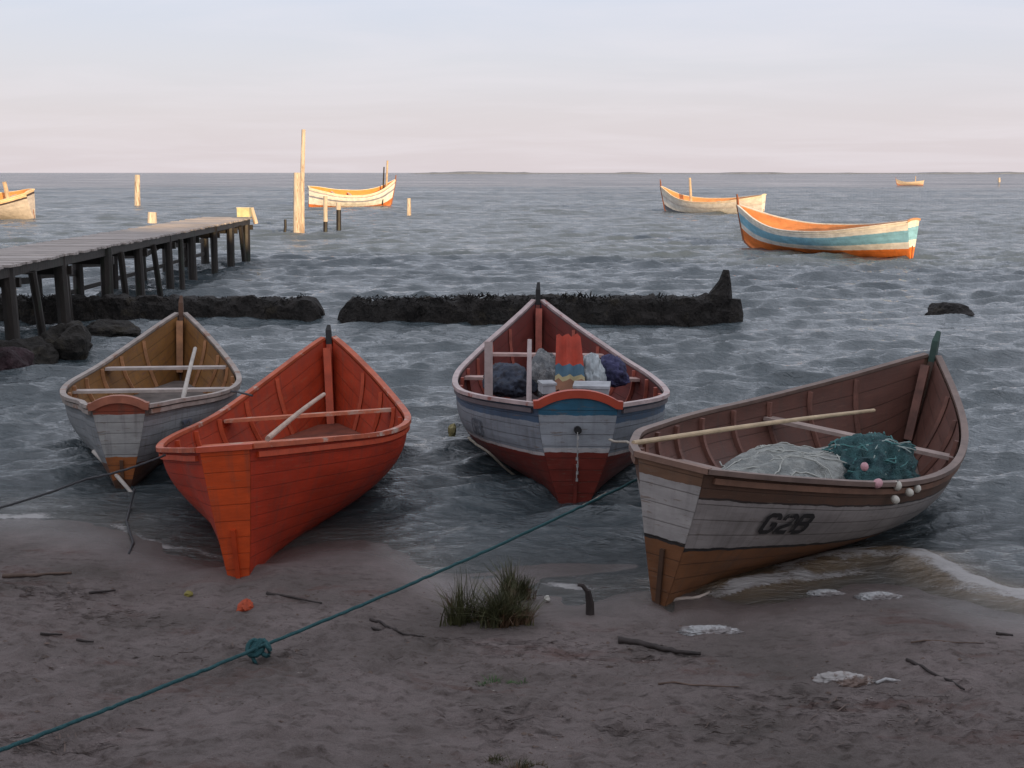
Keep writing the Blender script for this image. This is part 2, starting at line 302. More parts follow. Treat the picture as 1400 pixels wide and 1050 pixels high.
# ------------------------------------------------------------ water
def water_material():
    m, t, b = new_mat('lagoon_water')
    g = N(t, 'ShaderNodeNewGeometry')
    b.inputs['Base Color'].default_value = (.052, .072, .082, 1); b.inputs['IOR'].default_value = 1.75; b.inputs['Roughness'].default_value = .06
    mpn = N(t, 'ShaderNodeMapping', inp={'Scale': (.55, 1.45, 1)}); Lk(t, g.outputs['Position'], mpn.inputs[0])
    n1 = N(t, 'ShaderNodeTexNoise', inp={'Scale': 10, 'Detail': 5, 'Roughness': .6, 'Distortion': .6}); Lk(t, mpn.outputs[0], n1.inputs[0])
    n2 = N(t, 'ShaderNodeTexNoise', inp={'Scale': .9, 'Detail': 6, 'Roughness': .6, 'Distortion': .8}); Lk(t, mpn.outputs[0], n2.inputs[0])
    fa = N(t, 'ShaderNodeAttribute', attribute_name='far')
    b2 = N(t, 'ShaderNodeBump', inp={'Distance': .35}); Lk(t, fa.outputs['Fac'], b2.inputs['Strength']); Lk(t, n2.outputs[0], b2.inputs['Height'])
    bp = N(t, 'ShaderNodeBump', inp={'Strength': 1.0, 'Distance': .045}); Lk(t, n1.outputs[0], bp.inputs['Height']); Lk(t, b2.outputs[0], bp.inputs['Normal'])
    Lk(t, bp.outputs[0], b.inputs['Normal'])
    # silt and foam
    si = N(t, 'ShaderNodeAttribute', attribute_name='silt'); fo = N(t, 'ShaderNodeAttribute', attribute_name='foam')
    mx = N(t, 'ShaderNodeMix', data_type='RGBA'); Lk(t, si.outputs['Fac'], mx.inputs[0]); mx.inputs[6].default_value = (.052, .072, .082, 1); mx.inputs[7].default_value = (.20, .15, .10, 1)
    n3 = N(t, 'ShaderNodeTexNoise', inp={'Scale': 22, 'Detail': 9, 'Roughness': .8, 'Distortion': 1.6}); Lk(t, mpn.outputs[0], n3.inputs[0])
    ff = N(t, 'ShaderNodeMath', operation='ADD'); Lk(t, n3.outputs[0], ff.inputs[0]); Lk(t, fo.outputs['Fac'], ff.inputs[1])
    fr = N(t, 'ShaderNodeMapRange', inp={1: .98, 2: 1.18, 3: 0, 4: .9}); Lk(t, ff.outputs[0], fr.inputs[0])
    mf = N(t, 'ShaderNodeMix', data_type='RGBA'); Lk(t, fr.outputs[0], mf.inputs[0]); Lk(t, mx.outputs[2], mf.inputs[6]); mf.inputs[7].default_value = (.40, .385, .38, 1)
    Lk(t, mf.outputs[2], b.inputs['Base Color'])
    rg = N(t, 'ShaderNodeMapRange', inp={1: 0, 2: 1, 3: .035, 4: .6}); Lk(t, fr.outputs[0], rg.inputs[0]); Lk(t, rg.outputs[0], b.inputs['Roughness'])
    de = N(t, 'ShaderNodeAttribute', attribute_name='depth')
    dm = N(t, 'ShaderNodeMapRange', inp={1: 0, 2: .30, 3: .62, 4: 1}); Lk(t, de.outputs['Fac'], dm.inputs[0])
    mxx = N(t, 'ShaderNodeMath', operation='MAXIMUM'); Lk(t, dm.outputs[0], mxx.inputs[0]); Lk(t, fr.outputs[0], mxx.inputs[1])
    tr = N(t, 'ShaderNodeBsdfTransparent', inp={0: (.75, .78, .76, 1)}); ms = N(t, 'ShaderNodeMixShader')
    # far out, wavelets too small to see hide each other: less mirror, more scattered light, in gust streaks
    df = N(t, 'ShaderNodeBsdfDiffuse', inp={0: (.16, .185, .215, 1)}); ms2 = N(t, 'ShaderNodeMixShader')
    mpg = N(t, 'ShaderNodeMapping', inp={'Scale': (.02, .045, 1)}); Lk(t, g.outputs['Position'], mpg.inputs[0])
    ng = N(t, 'ShaderNodeTexNoise', inp={'Scale': 1, 'Detail': 8, 'Roughness': .7}); Lk(t, mpg.outputs[0], ng.inputs[0])
    gm = N(t, 'ShaderNodeMapRange', inp={1: .35, 2: .65, 3: .15, 4: .75}); Lk(t, ng.outputs[0], gm.inputs[0])
    fm_ = N(t, 'ShaderNodeMath', operation='MULTIPLY'); Lk(t, gm.outputs[0], fm_.inputs[0]); Lk(t, fa.outputs['Fac'], fm_.inputs[1])
    Lk(t, fm_.outputs[0], ms2.inputs[0]); Lk(t, b.outputs[0], ms2.inputs[1]); Lk(t, df.outputs[0], ms2.inputs[2])
    Lk(t, mxx.outputs[0], ms.inputs[0]); Lk(t, tr.outputs[0], ms.inputs[1]); Lk(t, ms2.outputs[0], ms.inputs[2])
    Lk(t, ms.outputs[0], t.nodes['Material Output'].inputs['Surface'])
    return m
NR, NT = 1400, 640
rad = np.concatenate([7.0 * (260 / 7.0) ** (np.arange(NR - 120) / (NR - 121)), 260 * (25000 / 260) ** (np.arange(1, 121) / 120)])
th = np.linspace(-R(38), R(38), NT)
RR, TT = np.meshgrid(rad, th, indexing='ij'); WX = RR * np.sin(TT); WY = RR * np.cos(TT)
spacing = np.gradient(rad)[:, None] + 0 * WX
depth0 = -terr(WX, WY, False)
lee = .82 + .18 * np.clip((WY - 23) / 3, 0, 1)                    # calmer inside the breakwater
att = np.clip((depth0 + .03) / .20, .12, 1) * lee
WZ = 0 * WX; DX = 0 * WX; DY = 0 * WX
NC = 96
lams = .17 * (3.6 / .17) ** (np.linspace(0, 1, NC)); RNG.shuffle(lams)
gust = .75 + .5 * (fbm(WX * .12, WY * .12, 3, 71) + .5)
for i, lam in enumerate(lams):
    k = 2 * math.pi / lam; a_ = .074 / k * min(1, (.62 / lam) ** .6)
    d = math.pi * 1.5 + .25 + RNG.normal() * .34; ph = RNG.random() * 6.283
    fade = np.clip((lam / spacing - 2.2) / 2, 0, 1)
    p_ = k * (WX * math.cos(d) + WY * math.sin(d)) + ph + 1.4 * vnoise(WX / lam * .35, WY / lam * .35, 100 + i)
    WZ += a_ * fade * np.cos(p_); q_ = .8 * a_ * fade * np.sin(p_); DX -= q_ * math.cos(d); DY -= q_ * math.sin(d)
WZ *= att * gust; WX2 = WX + DX * att * gust; WY2 = WY + DY * att * gust
# swash beside the right-hand boat and along the shore
def ridge(px):
    pts = [at(*p) for p in px]; D = np.full(WX.shape, 99.)
    for a, b in zip(pts[:-1], pts[1:]):
        ab = np.array([b.x - a.x, b.y - a.y]); t_ = np.clip(((WX - a.x) * ab[0] + (WY - a.y) * ab[1]) / (ab @ ab), 0, 1)
        D = np.minimum(D, np.hypot(WX - a.x - t_ * ab[0], WY - a.y - t_ * ab[1]))
    return D
dA = ridge([(1010, 806), (1080, 790), (1150, 768), (1210, 760), (1250, 775), (1330, 806), (1420, 828)])
dB = ridge([(1150, 752), (1215, 752), (1260, 768), (1340, 800), (1420, 822)])
n_ = fbm(WX * 4, WY * 4, 3, 90)
WZ += .06 * np.exp(-(dA / .22) ** 2)
shd = WY - shore(WX)
foam = (.26 + .6 * np.clip(fbm(WX * 2.2, WY * .6, 3, 77), 0, .5)) * np.exp(-((shd - .05 + .1 * n_) / .12) ** 2) + .30 * np.exp(-((shd - .5 - .3 * n_) / .2) ** 2) + .46 * np.exp(-((dB + .16 * n_) / .08) ** 2) + .24 * np.exp(-((dA + .2 * n_) / .12) ** 2)
foam += .22 * np.clip(1 - shd / 1.8, 0, 1) * (shd > 0)
foam += .22 * np.exp(-((WX + 1.9) / .9) ** 2 - ((WY - 24.2) / .6) ** 2)
silt = np.clip(.9 * np.exp(-(dA / .33) ** 2) + .25 * np.exp(-(shd / .6) ** 2), 0, 1) * (shd > -.5)
dep = WZ - terr(WX2, WY2, False)
far = np.clip(np.log(RR / 28) / np.log(9), 0, 1)
water = fast_grid('lagoon_water', WX2, WY2, WZ, water_material(), {'depth': dep, 'foam': foam, 'silt': silt, 'far': far}, flip=True)
tag(water, kind='structure')

# ------------------------------------------------------------ boats
TB = [0, .05, .12, .2, .32, .45, .6, .75, .88, .96, 1]; BB = [.30, .50, .73, .89, .99, 1.0, .9, .68, .37, .14, .03]
BF = [.25, .34, .50, .70, .90, 1.0, .93, .72, .42, .17, .03]
TS = [0, .15, .35, .5, .7, .85, 1]; SS = [1.0, .93, .86, .88, 1.0, 1.2, 1.5]
class Hull:
    def __init__(s, L, B, H, tw=.3, bw=1.45, drop=0.0, arch=.0, ss=None, pk=1.1, fn=0.0, bot=.045):
        s.L, s.B, s.H, s.drop, s.arch, s.pk = L, B, H, drop, arch, pk
        s.bot = bot; s.bb = [a * (1 - fn) + c * fn for a, c in zip(BB, BF)]; s.bb[0] = tw; s.bb[1] = (tw + s.bb[2]) / 2 - .02 * (1 - fn)
        s.ss = list(ss or SS); s.ss[-1] = bw; s.ss[-2] = s.ss[-2] if ss else 1 + (bw - 1) * .4
    def b(s, t): return cr(TB, s.bb, t) * s.B
    def sh(s, t): return cr(TS, s.ss, t) * s.H
    def k(s, t): return -s.drop + .42 * np.clip((np.asarray(t, float) - .84) / .16, 0, 1) ** 2.2
    def p(s, t): return (1.22 if s.pk < 2 else 1.65) + s.pk * np.sin(np.pi * np.clip(np.asarray(t, float) ** (.9 if s.pk < 1.5 else .5), 0, 1))
    def pt(s, t, u, side=1, off=0.0):
        t = np.asarray(t, float); u = np.asarray(u, float)
        if off: # offset along the section normal
            e = 1e-3; a = s.pt(t, u, side); du = s.pt(t, np.minimum(u + e, 1), side) - s.pt(t, np.minimum(u + e, 1) - 2 * e, side)
            dt = s.pt(np.minimum(t + e, 1), u, side) - s.pt(np.minimum(t + e, 1) - 2 * e, u, side)
            n = np.cross(dt, du); n = n / np.linalg.norm(n, axis=-1, keepdims=True); n = n * np.sign((n[..., :1]) * side + 1e-9)
            return a + n * off
        bm_ = np.minimum(s.bot, s.b(t) * .5); y = bm_ + (s.b(t) - bm_) * (1 - (1 - u) ** s.p(t)); k = s.k(t); z = k + (s.sh(t) - k) * u
        x = t * s.L - (1 - t) ** 3 * .12 * u + t ** 6 * .3 * u
        return np.stack([side * y, x + 0 * y, z + 0 * y], -1)
def make_boat(hd, M, mats, label, floor_w=.14, pitch=0, thw=((.3, .16), (.47, .14)), ribs=9, post=.24, postmat=None, group=None, near=True, capw=.07):
    """mats: hull, inner, rail, transom, cap, thwart"""
    root = empty('fishing_boat', mat=M); tag(root, label, 'boat', group)
    nt_, nu = (61, 19) if near else (31, 9)
    ts = np.linspace(0, 1, nt_) ** 1.0; us = np.linspace(0, 1, nu)
    V = []; UV = []; Fc = []
    for side in (1, -1):
        T, U = np.meshgrid(ts, us, indexing='ij'); P = hd.pt(T, U, side).reshape(-1, 3); n0 = len(V)
        V += list(P); UV += list(np.stack([T.ravel() * hd.L + (0 if side > 0 else 13.7), U.ravel()], -1)); Fc += [tuple(n0 + i for i in (f if side < 0 else f[::-1])) for f in grid_faces(nt_, nu)]
    nh = nt_ * nu; Fc += [(i * nu, (i + 1) * nu, nh + (i + 1) * nu, nh + i * nu) for i in range(nt_ - 1)]
    mk('hull', V, Fc, mats['hull'], root, True, UV)
    # inner planking, from the floor boards up to the rail
    fl = lambda t: floor_w - M.translation.z - pitch * t * hd.L        # floor level in boat coordinates, near level in the world
    V = []; UV = []; Fc = []
    for side in (1, -1):
        n0 = len(V)
        for t in np.linspace(.004, .985, nt_):
            k = float(hd.k(t)); s_ = float(hd.sh(t)); u0 = min(max((fl(t) - .03 - k) / (s_ - k), .04), .9)
            th_ = min(.035, float(hd.b(t)) * .5)
            for u in np.linspace(u0, 1, nu):
                q = hd.pt(t, u, side); y = side * max(side * q[0] - th_, .002); V.append((y, q[1], q[2] - .004)); UV.append((t * hd.L + 5 * side, u))
        Fc += [tuple(n0 + i for i in (f if side > 0 else f[::-1])) for f in grid_faces(nt_, nu)]
    mk('inner_planking', V, Fc, mats['inner'], root, True, UV)
    def iy(t, z):
        k = float(hd.k(t)); s_ = float(hd.sh(t)); u = min(max((z - k) / (s_ - k), 0), 1); return max(float(hd.pt(t, u, 1)[0]) - min(.035, float(hd.b(t)) * .5), .004)
    V = []; Fc = []
    for t in np.linspace(.02, .95, 24):
        z = fl(t); y = iy(t, z); V += [(-y, t * hd.L, z), (y, t * hd.L, z)]
    mk('floor_boards', V, grid_faces(24, 2), mats.get('floor', WOODG), root)
    if near:
        for t in np.linspace(.09, .86, ribs):
            for side in (1, -1):
                pts = []; sds = []
                k = float(hd.k(t)); s_ = float(hd.sh(t)); u0 = max((fl(t) - k) / (s_ - k), .1)
                for u in np.linspace(u0, .985, 9):
                    q = hd.pt(t, u, side); pts.append((q[0] - side * .052, q[1], q[2])); sds.append((0, 1, 0))
                MB().sweep(pts, .045, .036, sds).build('rib', mats['inner2'] if 'inner2' in mats else mats['rail'], root)
    # transom with its arched top board
    b0 = float(hd.b(0)); s0 = float(hd.sh(0)); V = []; UV = []; nr = 13; nc = 11
    rows = []
    for u in np.linspace(0, 1, nr):
        q = hd.pt(0, u, 1); rows.append((q[0] - .002, q[1], q[2], u * .93))
    for a in (.5, 1.0): rows.append((b0, rows[nr - 1][1] - .01 * a, s0, .93 + .07 * a))
    V = []
    for dep_ in (0, .05):
        for ri, (hw, y, z, uu) in enumerate(rows):
            for c in np.linspace(-1, 1, nc):
                zz_ = z + (hd.arch * (uu - .93) / .07 * (1 - abs(c) ** 2.2) if ri >= nr else 0)
                V.append((c * hw, y + dep_ - .006, zz_)); UV.append((c * hw * 1.0 + 30, uu))
    nrr = len(rows); g = grid_faces(nrr, nc); n1 = nrr * nc
    Fc = [f for f in g] + [tuple(n1 + i for i in f[::-1]) for f in g]
    for r_ in range(nrr - 1):
        for c in (0, nc - 1):
            a = r_ * nc + c; b_ = a + nc; Fc.append((a, b_, b_ + n1, a + n1) if c == 0 else (a, a + n1, b_ + n1, b_))
    for c in range(nc - 1): a = (nrr - 1) * nc + c; Fc.append((a, a + 1, a + 1 + n1, a + n1))
    tr = mk('transom', V, Fc, mats['transom'], root, False, UV)
    pts = []
    for c in np.linspace(-1.12, 1.12, 17): pts.append((c * b0, rows[-1][1] + .02, s0 + .012 + hd.arch * max(0, 1 - abs(c) ** 2.2)))
    MB().sweep(pts, capw if hd.arch else .038, .085 if hd.arch else .062, [(0, 0, 1)] * 17).build('transom_cap', mats['cap'], tr)
    # gunwales
    for side in (1, -1):
        pts = []; sds = []
        for t in np.linspace(0, .995, 44 if near else 24):
            q = hd.pt(t, 1.0, side); pts.append((q[0] + side * .012, q[1], q[2] + .012)); sds.append((side, 0, 0))
        MB().sweep(pts, .060 if near else .075, .034, sds).build('gunwale', mats['rail'], root)
        pts = []
        for t in np.linspace(.01, .98, 40 if near else 24):
            q = hd.pt(t, .95, side); pts.append((q[0] + side * .012, q[1], q[2]))
        MB().sweep(pts, .026, .04, sds[:len(pts)]).build('rubbing_strake', mats.get('strake', mats['rail']), root)
    # thwarts
    for t, dz in thw:
        z = float(hd.sh(t)) - dz; y = iy(t, z) + .01
        MB().box((0, t * hd.L, z), (2 * y, .17, .032)).build('thwart', mats['thwart'], root)
    # keel, stem and sternpost
    pts = [(0, t * hd.L, float(hd.k(t)) - .02) for t in np.linspace(0, 1, 26)]
    MB().sweep(pts, .055, .09, [(1, 0, 0)] * 26).build('keel', mats['keel'], root)
    pts = [tuple(hd.pt(0, u, 1) * [0, 1, 1] + [0, -.012, 0]) for u in np.linspace(0, .42, 8)]
    MB().sweep(pts, .032, .035, [(1, 0, 0)] * 8).build('sternpost', mats['keel'], root)
    pts = [tuple(hd.pt(1, u, 1) * [0, 1, 1] + [0, .02, 0]) for u in np.linspace(0, 1, 12)]
    top = pts[-1]; MB().sweep(pts, .06, .10, [(1, 0, 0)] * 12).build('stem', mats['hullflat'] if 'hullflat' in mats else mats['keel'], root)
    pm = postmat or mats['keel']
    MB().sweep([(top[0], top[1] - .03, top[2] - .1), (0, top[1] - .02, top[2] + post * .6), (0.006, top[1] + .01, top[2] + post)], .06, .075, [(1, 0, 0)] * 3, [1.1, 1, .6]).build('stem_post', pm, root)
    # apron timber inside the bow
    pts = []
    for u in np.linspace(.3, .97, 8):
        q = hd.pt(.972, u, 1); pts.append((0, q[1] - .02, q[2]))
    MB().sweep(pts, .085, .05, [(1, 0, 0)] * 8).build('apron', mats.get('inner2', mats['keel']), root)
    return root
def boat_matrix(x, y, z, yaw, pit, rol):
    return Matrix.Translation((x, y, z)) @ Matrix.Rotation(yaw, 4, 'Z') @ Matrix.Rotation(pit, 4, 'X') @ Matrix.Rotation(rol, 4, 'Y')
GLYPH = {'G': [[(1, .74), (1, .88), (.82, 1), (.2, 1), (0, .85), (0, .15), (.2, 0), (.8, 0), (1, .15), (1, .46), (.55, .46)]],
    '2': [[(0, .72), (.03, .88), (.2, 1), (.8, 1), (1, .86), (1, .64), (.85, .5), (.15, .28), (0, .12), (0, 0), (1, 0)]],
    'B': [[(0, 0), (0, 1), (.75, 1), (.93, .88), (.93, .66), (.75, .53), (.1, .53)], [(.75, .53), (1, .40), (1, .13), (.82, 0), (.1, 0)]],
    '3': [[(0, .85), (.2, 1), (.8, 1), (1, .85), (1, .65), (.8, .52), (.35, .52)], [(.8, .52), (1, .38), (1, .14), (.8, 0), (.2, 0), (0, .14)]],
    '7': [[(0, 1), (1, 1), (.45, .35), (.4, 0)]]}
def lettering(text, hd, root, side, y0, u0, size, m, shear=.0, th_=.20, asp=.62, gap=.30):
    "hand painted letters: strokes of a wide brush laid on the curved planking"
    V = []; Fc = []; w_ = size * asp; ox = 0
    for ch in text:
        for st in GLYPH[ch]:
            pts = []
            for a, b_ in zip(st[:-1], st[1:]):
                n = max(2, int(math.hypot((b_[0] - a[0]) * w_, (b_[1] - a[1]) * size) / .008))
                pts += [(a[0] + (b_[0] - a[0]) * i / n, a[1] + (b_[1] - a[1]) * i / n) for i in range(n)]
            pts.append(st[-1]); P = [(ox + x * w_ + shear * y * size, y * size) for x, y in pts]; n0 = len(V)
            for i, (x, y) in enumerate(P):
                ax, ay = P[max(i - 1, 0)]; bx2, by2 = P[min(i + 1, len(P) - 1)]; l_ = math.hypot(bx2 - ax, by2 - ay) or 1; nx, ny = -(by2 - ay) / l_, (bx2 - ax) / l_
                hw = size * th_ / 2 * (1 + random.uniform(-.08, .08))
                for k in (-1, -.33, .33, 1):
                    tx, ty_ = x + nx * hw * k, y + ny * hw * k; yy = y0 + tx * (1 if side > 0 else -1); t = yy / hd.L
                    u = u0 + ty_ / float(hd.sh(t) - hd.k(t)); V.append(hd.pt(t, u, side, .018))
            Fc += [tuple(n0 + q for q in f) for f in grid_faces(len(P), 4)]
        ox += w_ * (1 + gap)
    return mk('registration_number', V, Fc, m, root)

ORG = (.42, .026, .0015)
orange = dict(hull=hull_mat('orange_hull_paint', [(0, ORG)], 10, .55, wood=(.36, .075, .03), wear=.585, dirt=.42, groove=.35),
    inner=hull_mat('orange_inner_paint', [(0, (.38, .036, .006))], 8, .6, wood=(.32, .075, .03), wear=.57, dirt=.45, groove=.35),
    rail=mat('faded_orange_rail', (.44, .09, .035), .55, .3, 5, .2, col2=(.5, .4, .33), thr=.6), strake=mat('orange_strake', (.50, .06, .015), .5, .2), transom=hull_mat('orange_transom_paint', [(0, (.56, .062, .004))], 9, .55, wood=(.40, .09, .03), wear=.585, dirt=.4, groove=.3),
    cap=mat('orange_cap', (.50, .075, .03), .5, .25), thwart=mat('orange_thwart', (.55, .16, .08), .6, .3, 5, .2, col2=(.5, .36, .28), thr=.55), keel=mat('orange_keel', (.45, .045, .006), .5, .25), floor=mat('dark_red_floor', (.16, .04, .02), .7, .4), inner2=mat('orange_rib', (.48, .07, .02), .5, .25))
brown = dict(hull=hull_mat('white_brown_hull_paint', [(0, (.13, .055, .03)), (.38, (.25, .26, .27)), (.84, (.17, .18, .19)), (.90, (.12, .10, .09))], 9),
    inner=hull_mat('ochre_inner_paint', [(0, (.23, .105, .025))], 7, .6, wood=(.16, .07, .04), wear=.55),
    rail=mat('grey_rail', (.32, .27, .24), .6, .3, 5, .2, col2=(.25, .12, .07)), transom=hull_mat('white_ochre_transom', [(0, (.10, .045, .025)), (.18, (.34, .11, .03)), (.42, (.36, .36, .35)), (.86, (.26, .06, .03))], 9),
    cap=mat('red_brown_cap', (.34, .12, .07), .55, .3), thwart=mat('pale_thwart', (.42, .36, .33), .65, .3), keel=mat('dark_brown_keel', (.12, .06, .035), .6, .3), inner2=mat('ochre_rib', (.38, .18, .08), .6, .35), floor=mat('grey_brown_floor', (.13, .11, .10), .7, .4))
maroon = dict(hull=hull_mat('red_grey_blue_hull_paint', [(0, (.17, .024, .016)), (.50, (.52, .47, .46)), (.53, (.24, .26, .29)), (.83, (.06, .10, .16))], 9, wear=.58, dirt=.6),
    inner=hull_mat('maroon_inner_paint', [(0, (.16, .030, .024))], 7, .6, wood=(.12, .04, .035), wear=.57),
    rail=mat('pinkish_white_rail', (.44, .34, .33), .5, .25, 5, .2, col2=(.28, .07, .05), thr=.6), strake=mat('dark_strake', (.12, .10, .11), .6, .2),
    transom=hull_mat('red_white_blue_transom', [(0, (.19, .026, .016)), (.50, (.52, .50, .50)), (.54, (.33, .35, .38)), (.845, (.03, .125, .205))], 9, dirt=.25),
    cap=mat('red_cap', (.40, .055, .025), .5, .2), thwart=mat('pink_thwart', (.45, .30, .27), .6, .35), keel=mat('maroon_keel', (.18, .03, .02), .55, .3), inner2=mat('maroon_rib', (.36, .09, .06), .6, .4), floor=mat('dark_bilge_floor', (.07, .055, .06), .6, .4))
gbm = dict(hull=hull_mat('white_brown_black_hull_paint', [(0, (.20, .082, .032)), (.43, (.02, .018, .018)), (.455, (.29, .265, .255)), (.81, (.035, .025, .022)), (.825, (.105, .055, .035))], 9, .55, wear=.60, dirt=.5),
    inner=hull_mat('red_brown_inner_paint', [(0, (.125, .052, .038))], 7, .6, wood=(.15, .07, .05), wear=.57),
    rail=mat('pink_brown_rail', (.17, .115, .095), .55, .3, 5, .2), strake=mat('brown_strake', (.16, .08, .05), .6, .3),
    transom=hull_mat('white_brown_transom', [(0, (.17, .068, .026)), (.43, (.02, .018, .018)), (.455, (.34, .32, .31)), (.83, (.16, .085, .05))], 9, dirt=.25),
    cap=mat('brown_cap', (.19, .11, .08), .6, .3), thwart=mat('grey_pink_thwart', (.33, .25, .22), .65, .3), keel=mat('dark_keel', (.07, .035, .02), .6, .3), inner2=mat('brown_rib', (.17, .075, .055), .6, .4), floor=mat('brown_floor', (.10, .07, .06), .7, .4))
GREENP = mat('dark_green_post', (.03, .07, .055), .5, .3)

M_or = boat_matrix(-1.96, 8.579, -.012, .008, -.108, -.067); H_or = Hull(5.24, 1.069, .98, .165, 1.675, .02, 0, None, 1.1, 1.2, .07)
B_or = make_boat(H_or, M_or, orange, 'orange wooden boat, orange inside and out, with its stern grounded on the sand', pitch=-.108, thw=((.58, .18), (.70, .08)), postmat=BLACKP, post=.14)
M_br = boat_matrix(-3.653, 11.358, -.028, .161, -.047, .012); H_br = Hull(5.46, .923, .783, .26, 1.637, .08, .07, None, 1.7, 1.1)
B_br = make_boat(H_br, M_br, brown, 'white boat with ochre brown inside, afloat left of the orange boat', pitch=-.047, thw=((.48, .08), (.70, .05)))
M_ma = boat_matrix(.568, 10.96, .01, .043, -.026, .018); H_ma = Hull(5.37, 1.078, .84, .33, 1.60, .09, .10, None, 2.1, 0, .13)
B_ma = make_boat(H_ma, M_ma, maroon, 'maroon boat with grey and blue sides and red arched stern board, afloat in the middle', pitch=-.026, thw=((.55, .09), (.75, .09)), postmat=BLACKP)
M_gb = boat_matrix(1.0, 8.093, .0, -.596, -.077, .092); H_gb = Hull(5.48, 1.104, 1.0, .221, 1.464, .02, 0, None, 1.1, .67)
B_gb = make_boat(H_gb, M_gb, gbm, 'boat marked G2B with white side band and brown bottom, grounded on the right', pitch=-.079, thw=((.67, .17), (.36, .3)), postmat=GREENP, post=.26)
lettering('G2B', H_gb, B_gb, 1, .50, .60, .135, mat('worn_black_letter_paint', (.018, .017, .018), .6, .3, 20, .1, col2=(.15, .14, .13), thr=.60), .10, .25, .66, .5)
lettering('G3', H_ma, B_ma, -1, .95, .59, .13, mat('faded_letter_paint', (.10, .11, .13), .6, .5))
lettering('72', H_br, B_br, 1, .75, .60, .12, mat('faded_blue_letter_paint', (.12, .13, .17), .6, .5))
# fittings of the near boats
m_ = MB().tube([(0, -.17, .63), (0, -.12, .63)], .035, 10); m_.build('drain_plug', BLACKP, B_ma)
m_ = MB()
for i in range(14):
    z = .60 - i * .032; m_.box((random.uniform(-.004, .004), -.172, z), (.02 if i % 2 else .008, .008 if i % 2 else .02, .03))
m_.build('chain', mat('galvanised_chain', (.35, .34, .33), .5, .3), B_ma)

# ------------------------------------------------------------ far boats
FSS = [1.0, .88, .73, .69, .73, .92, 1.4]
def farmats(n, hz_, inner, rail, cap=None, keel=(.3, .1, .04)):
    r_ = mat(n + '_rail', rail, .6, .2); i_ = hull_mat(n + '_inner', [(0, inner)], 6, .6, wear=.66, dirt=.15, groove=.3)
    return dict(hull=hull_mat(n + '_hull', hz_, 7, .5, wear=.66, dirt=.2, groove=.3), inner=i_, rail=r_, transom=hull_mat(n + '_transom', hz_, 7, .5, wear=.68, dirt=.2, groove=.3), cap=mat(n + '_cap', cap or rail, .6, .2), thwart=mat(n + '_thwart', (.6, .5, .4), .6, .2), keel=mat(n + '_keel', keel, .6, .2))
def far_boat(stern, bow, B, Hh, bw, drop, mats, label, post=.3, roll=0, pit=0, thw=((.3, .2), (.5, .2)), tw=.25):
    s_ = Vector(stern); b_ = Vector(bow); d = b_ - s_; Lb = math.hypot(d.x, d.y); yaw = math.atan2(-d.x, d.y)
    M = boat_matrix(s_.x, s_.y, 0, yaw, pit, roll); hd = Hull(Lb * .96, B, Hh, tw, bw, drop, .05, FSS)
    return make_boat(hd, M, mats, label, floor_w=.2, pitch=pit, thw=thw, near=False, post=post, group='boats moored out on the lagoon'), hd
mA = farmats('turquoise', [(0, (.78, .20, .035)), (.36, (.86, .82, .74)), (.52, (.25, .52, .66)), (.80, (.88, .82, .72))], (.80, .33, .12), (.86, .78, .64), (.60, .3, .15))
bA, hA = far_boat((13.6, 42.5, 0), (9.0, 49.6, 0), 1.15, 1.30, 1.27, .16, mA, 'turquoise and white striped boat with orange bottom, moored on open water', .42, -.09)
mB = farmats('cream', [(0, (.10, .12, .16)), (.28, (.88, .84, .76)), (.60, (.70, .62, .54)), (.68, (.88, .80, .68))], (.86, .40, .16), (.88, .72, .50))
bB, hB = far_boat((17.6, 88, 0), (11.2, 94, 0), 1.1, 1.35, 1.42, .3, mB, 'cream white boat with short mast, partly behind the turquoise boat', .5, -.12)
mC = farmats('white_grey', [(0, (.60, .18, .05)), (.27, (.88, .85, .78)), (.58, (.30, .31, .38)), (.66, (.88, .85, .78)), (.84, (.50, .46, .46)), (.90, (.86, .80, .66))], (.86, .32, .07), (.88, .78, .60))
bC, hC = far_boat((-17.3, 107, 0), (-10.3, 110, 0), 1.15, 1.75, 1.35, .25, mC, 'white boat with orange inside of the bow, moored beyond the poles', .4, .20)
mD = farmats('left_cream', [(0, (.60, .54, .48)), (.82, (.07, .05, .05)), (.88, (.82, .60, .36))], (.86, .38, .12), (.86, .66, .40))
bD, hD = far_boat((-30.1, 79, 0), (-37.4, 81.0, 0), 1.7, 1.8, 1.4, .2, mD, 'cream boat with orange inside, cut off at the left edge', .5, -.24)
mE = farmats('far_cream', [(0, (.5, .2, .1)), (.3, (.66, .52, .38))], (.6, .28, .14), (.66, .54, .4))
bE, hE = far_boat((95, 291, 0), (89, 292, 0), 1.1, 1.1, 1.3, .2, mE, 'tiny cream and orange boat farthest off on the right', .5)
SUNPOST = mat('sunlit_mast_wood', (.58, .44, .30), .7, .3, 4, .2)
def stub(root, x, y, z0, z1, r, m=None): MB().tube([(x, y, z0), (x + .01, y, (z0 + z1) / 2), (x, y, z1)], r, 8, r * .8).build('mast', m or SUNPOST, root)
stub(bB, 0, hB.L * .72, .2, 2.55, .11)
stub(bC, .0, hC.L * .93, .2, 4.0, .10); stub(bC, .25, hC.L * .88, .2, 3.5, .07, DARKWOOD)
stub(bD, 0, hD.L * .22, .2, 2.4, .16); stub(bD, -.3, hD.L * .42, .2, 1.9, .3)
stub(bE, 0, hE.L * .3, .2, 2.1, .12)

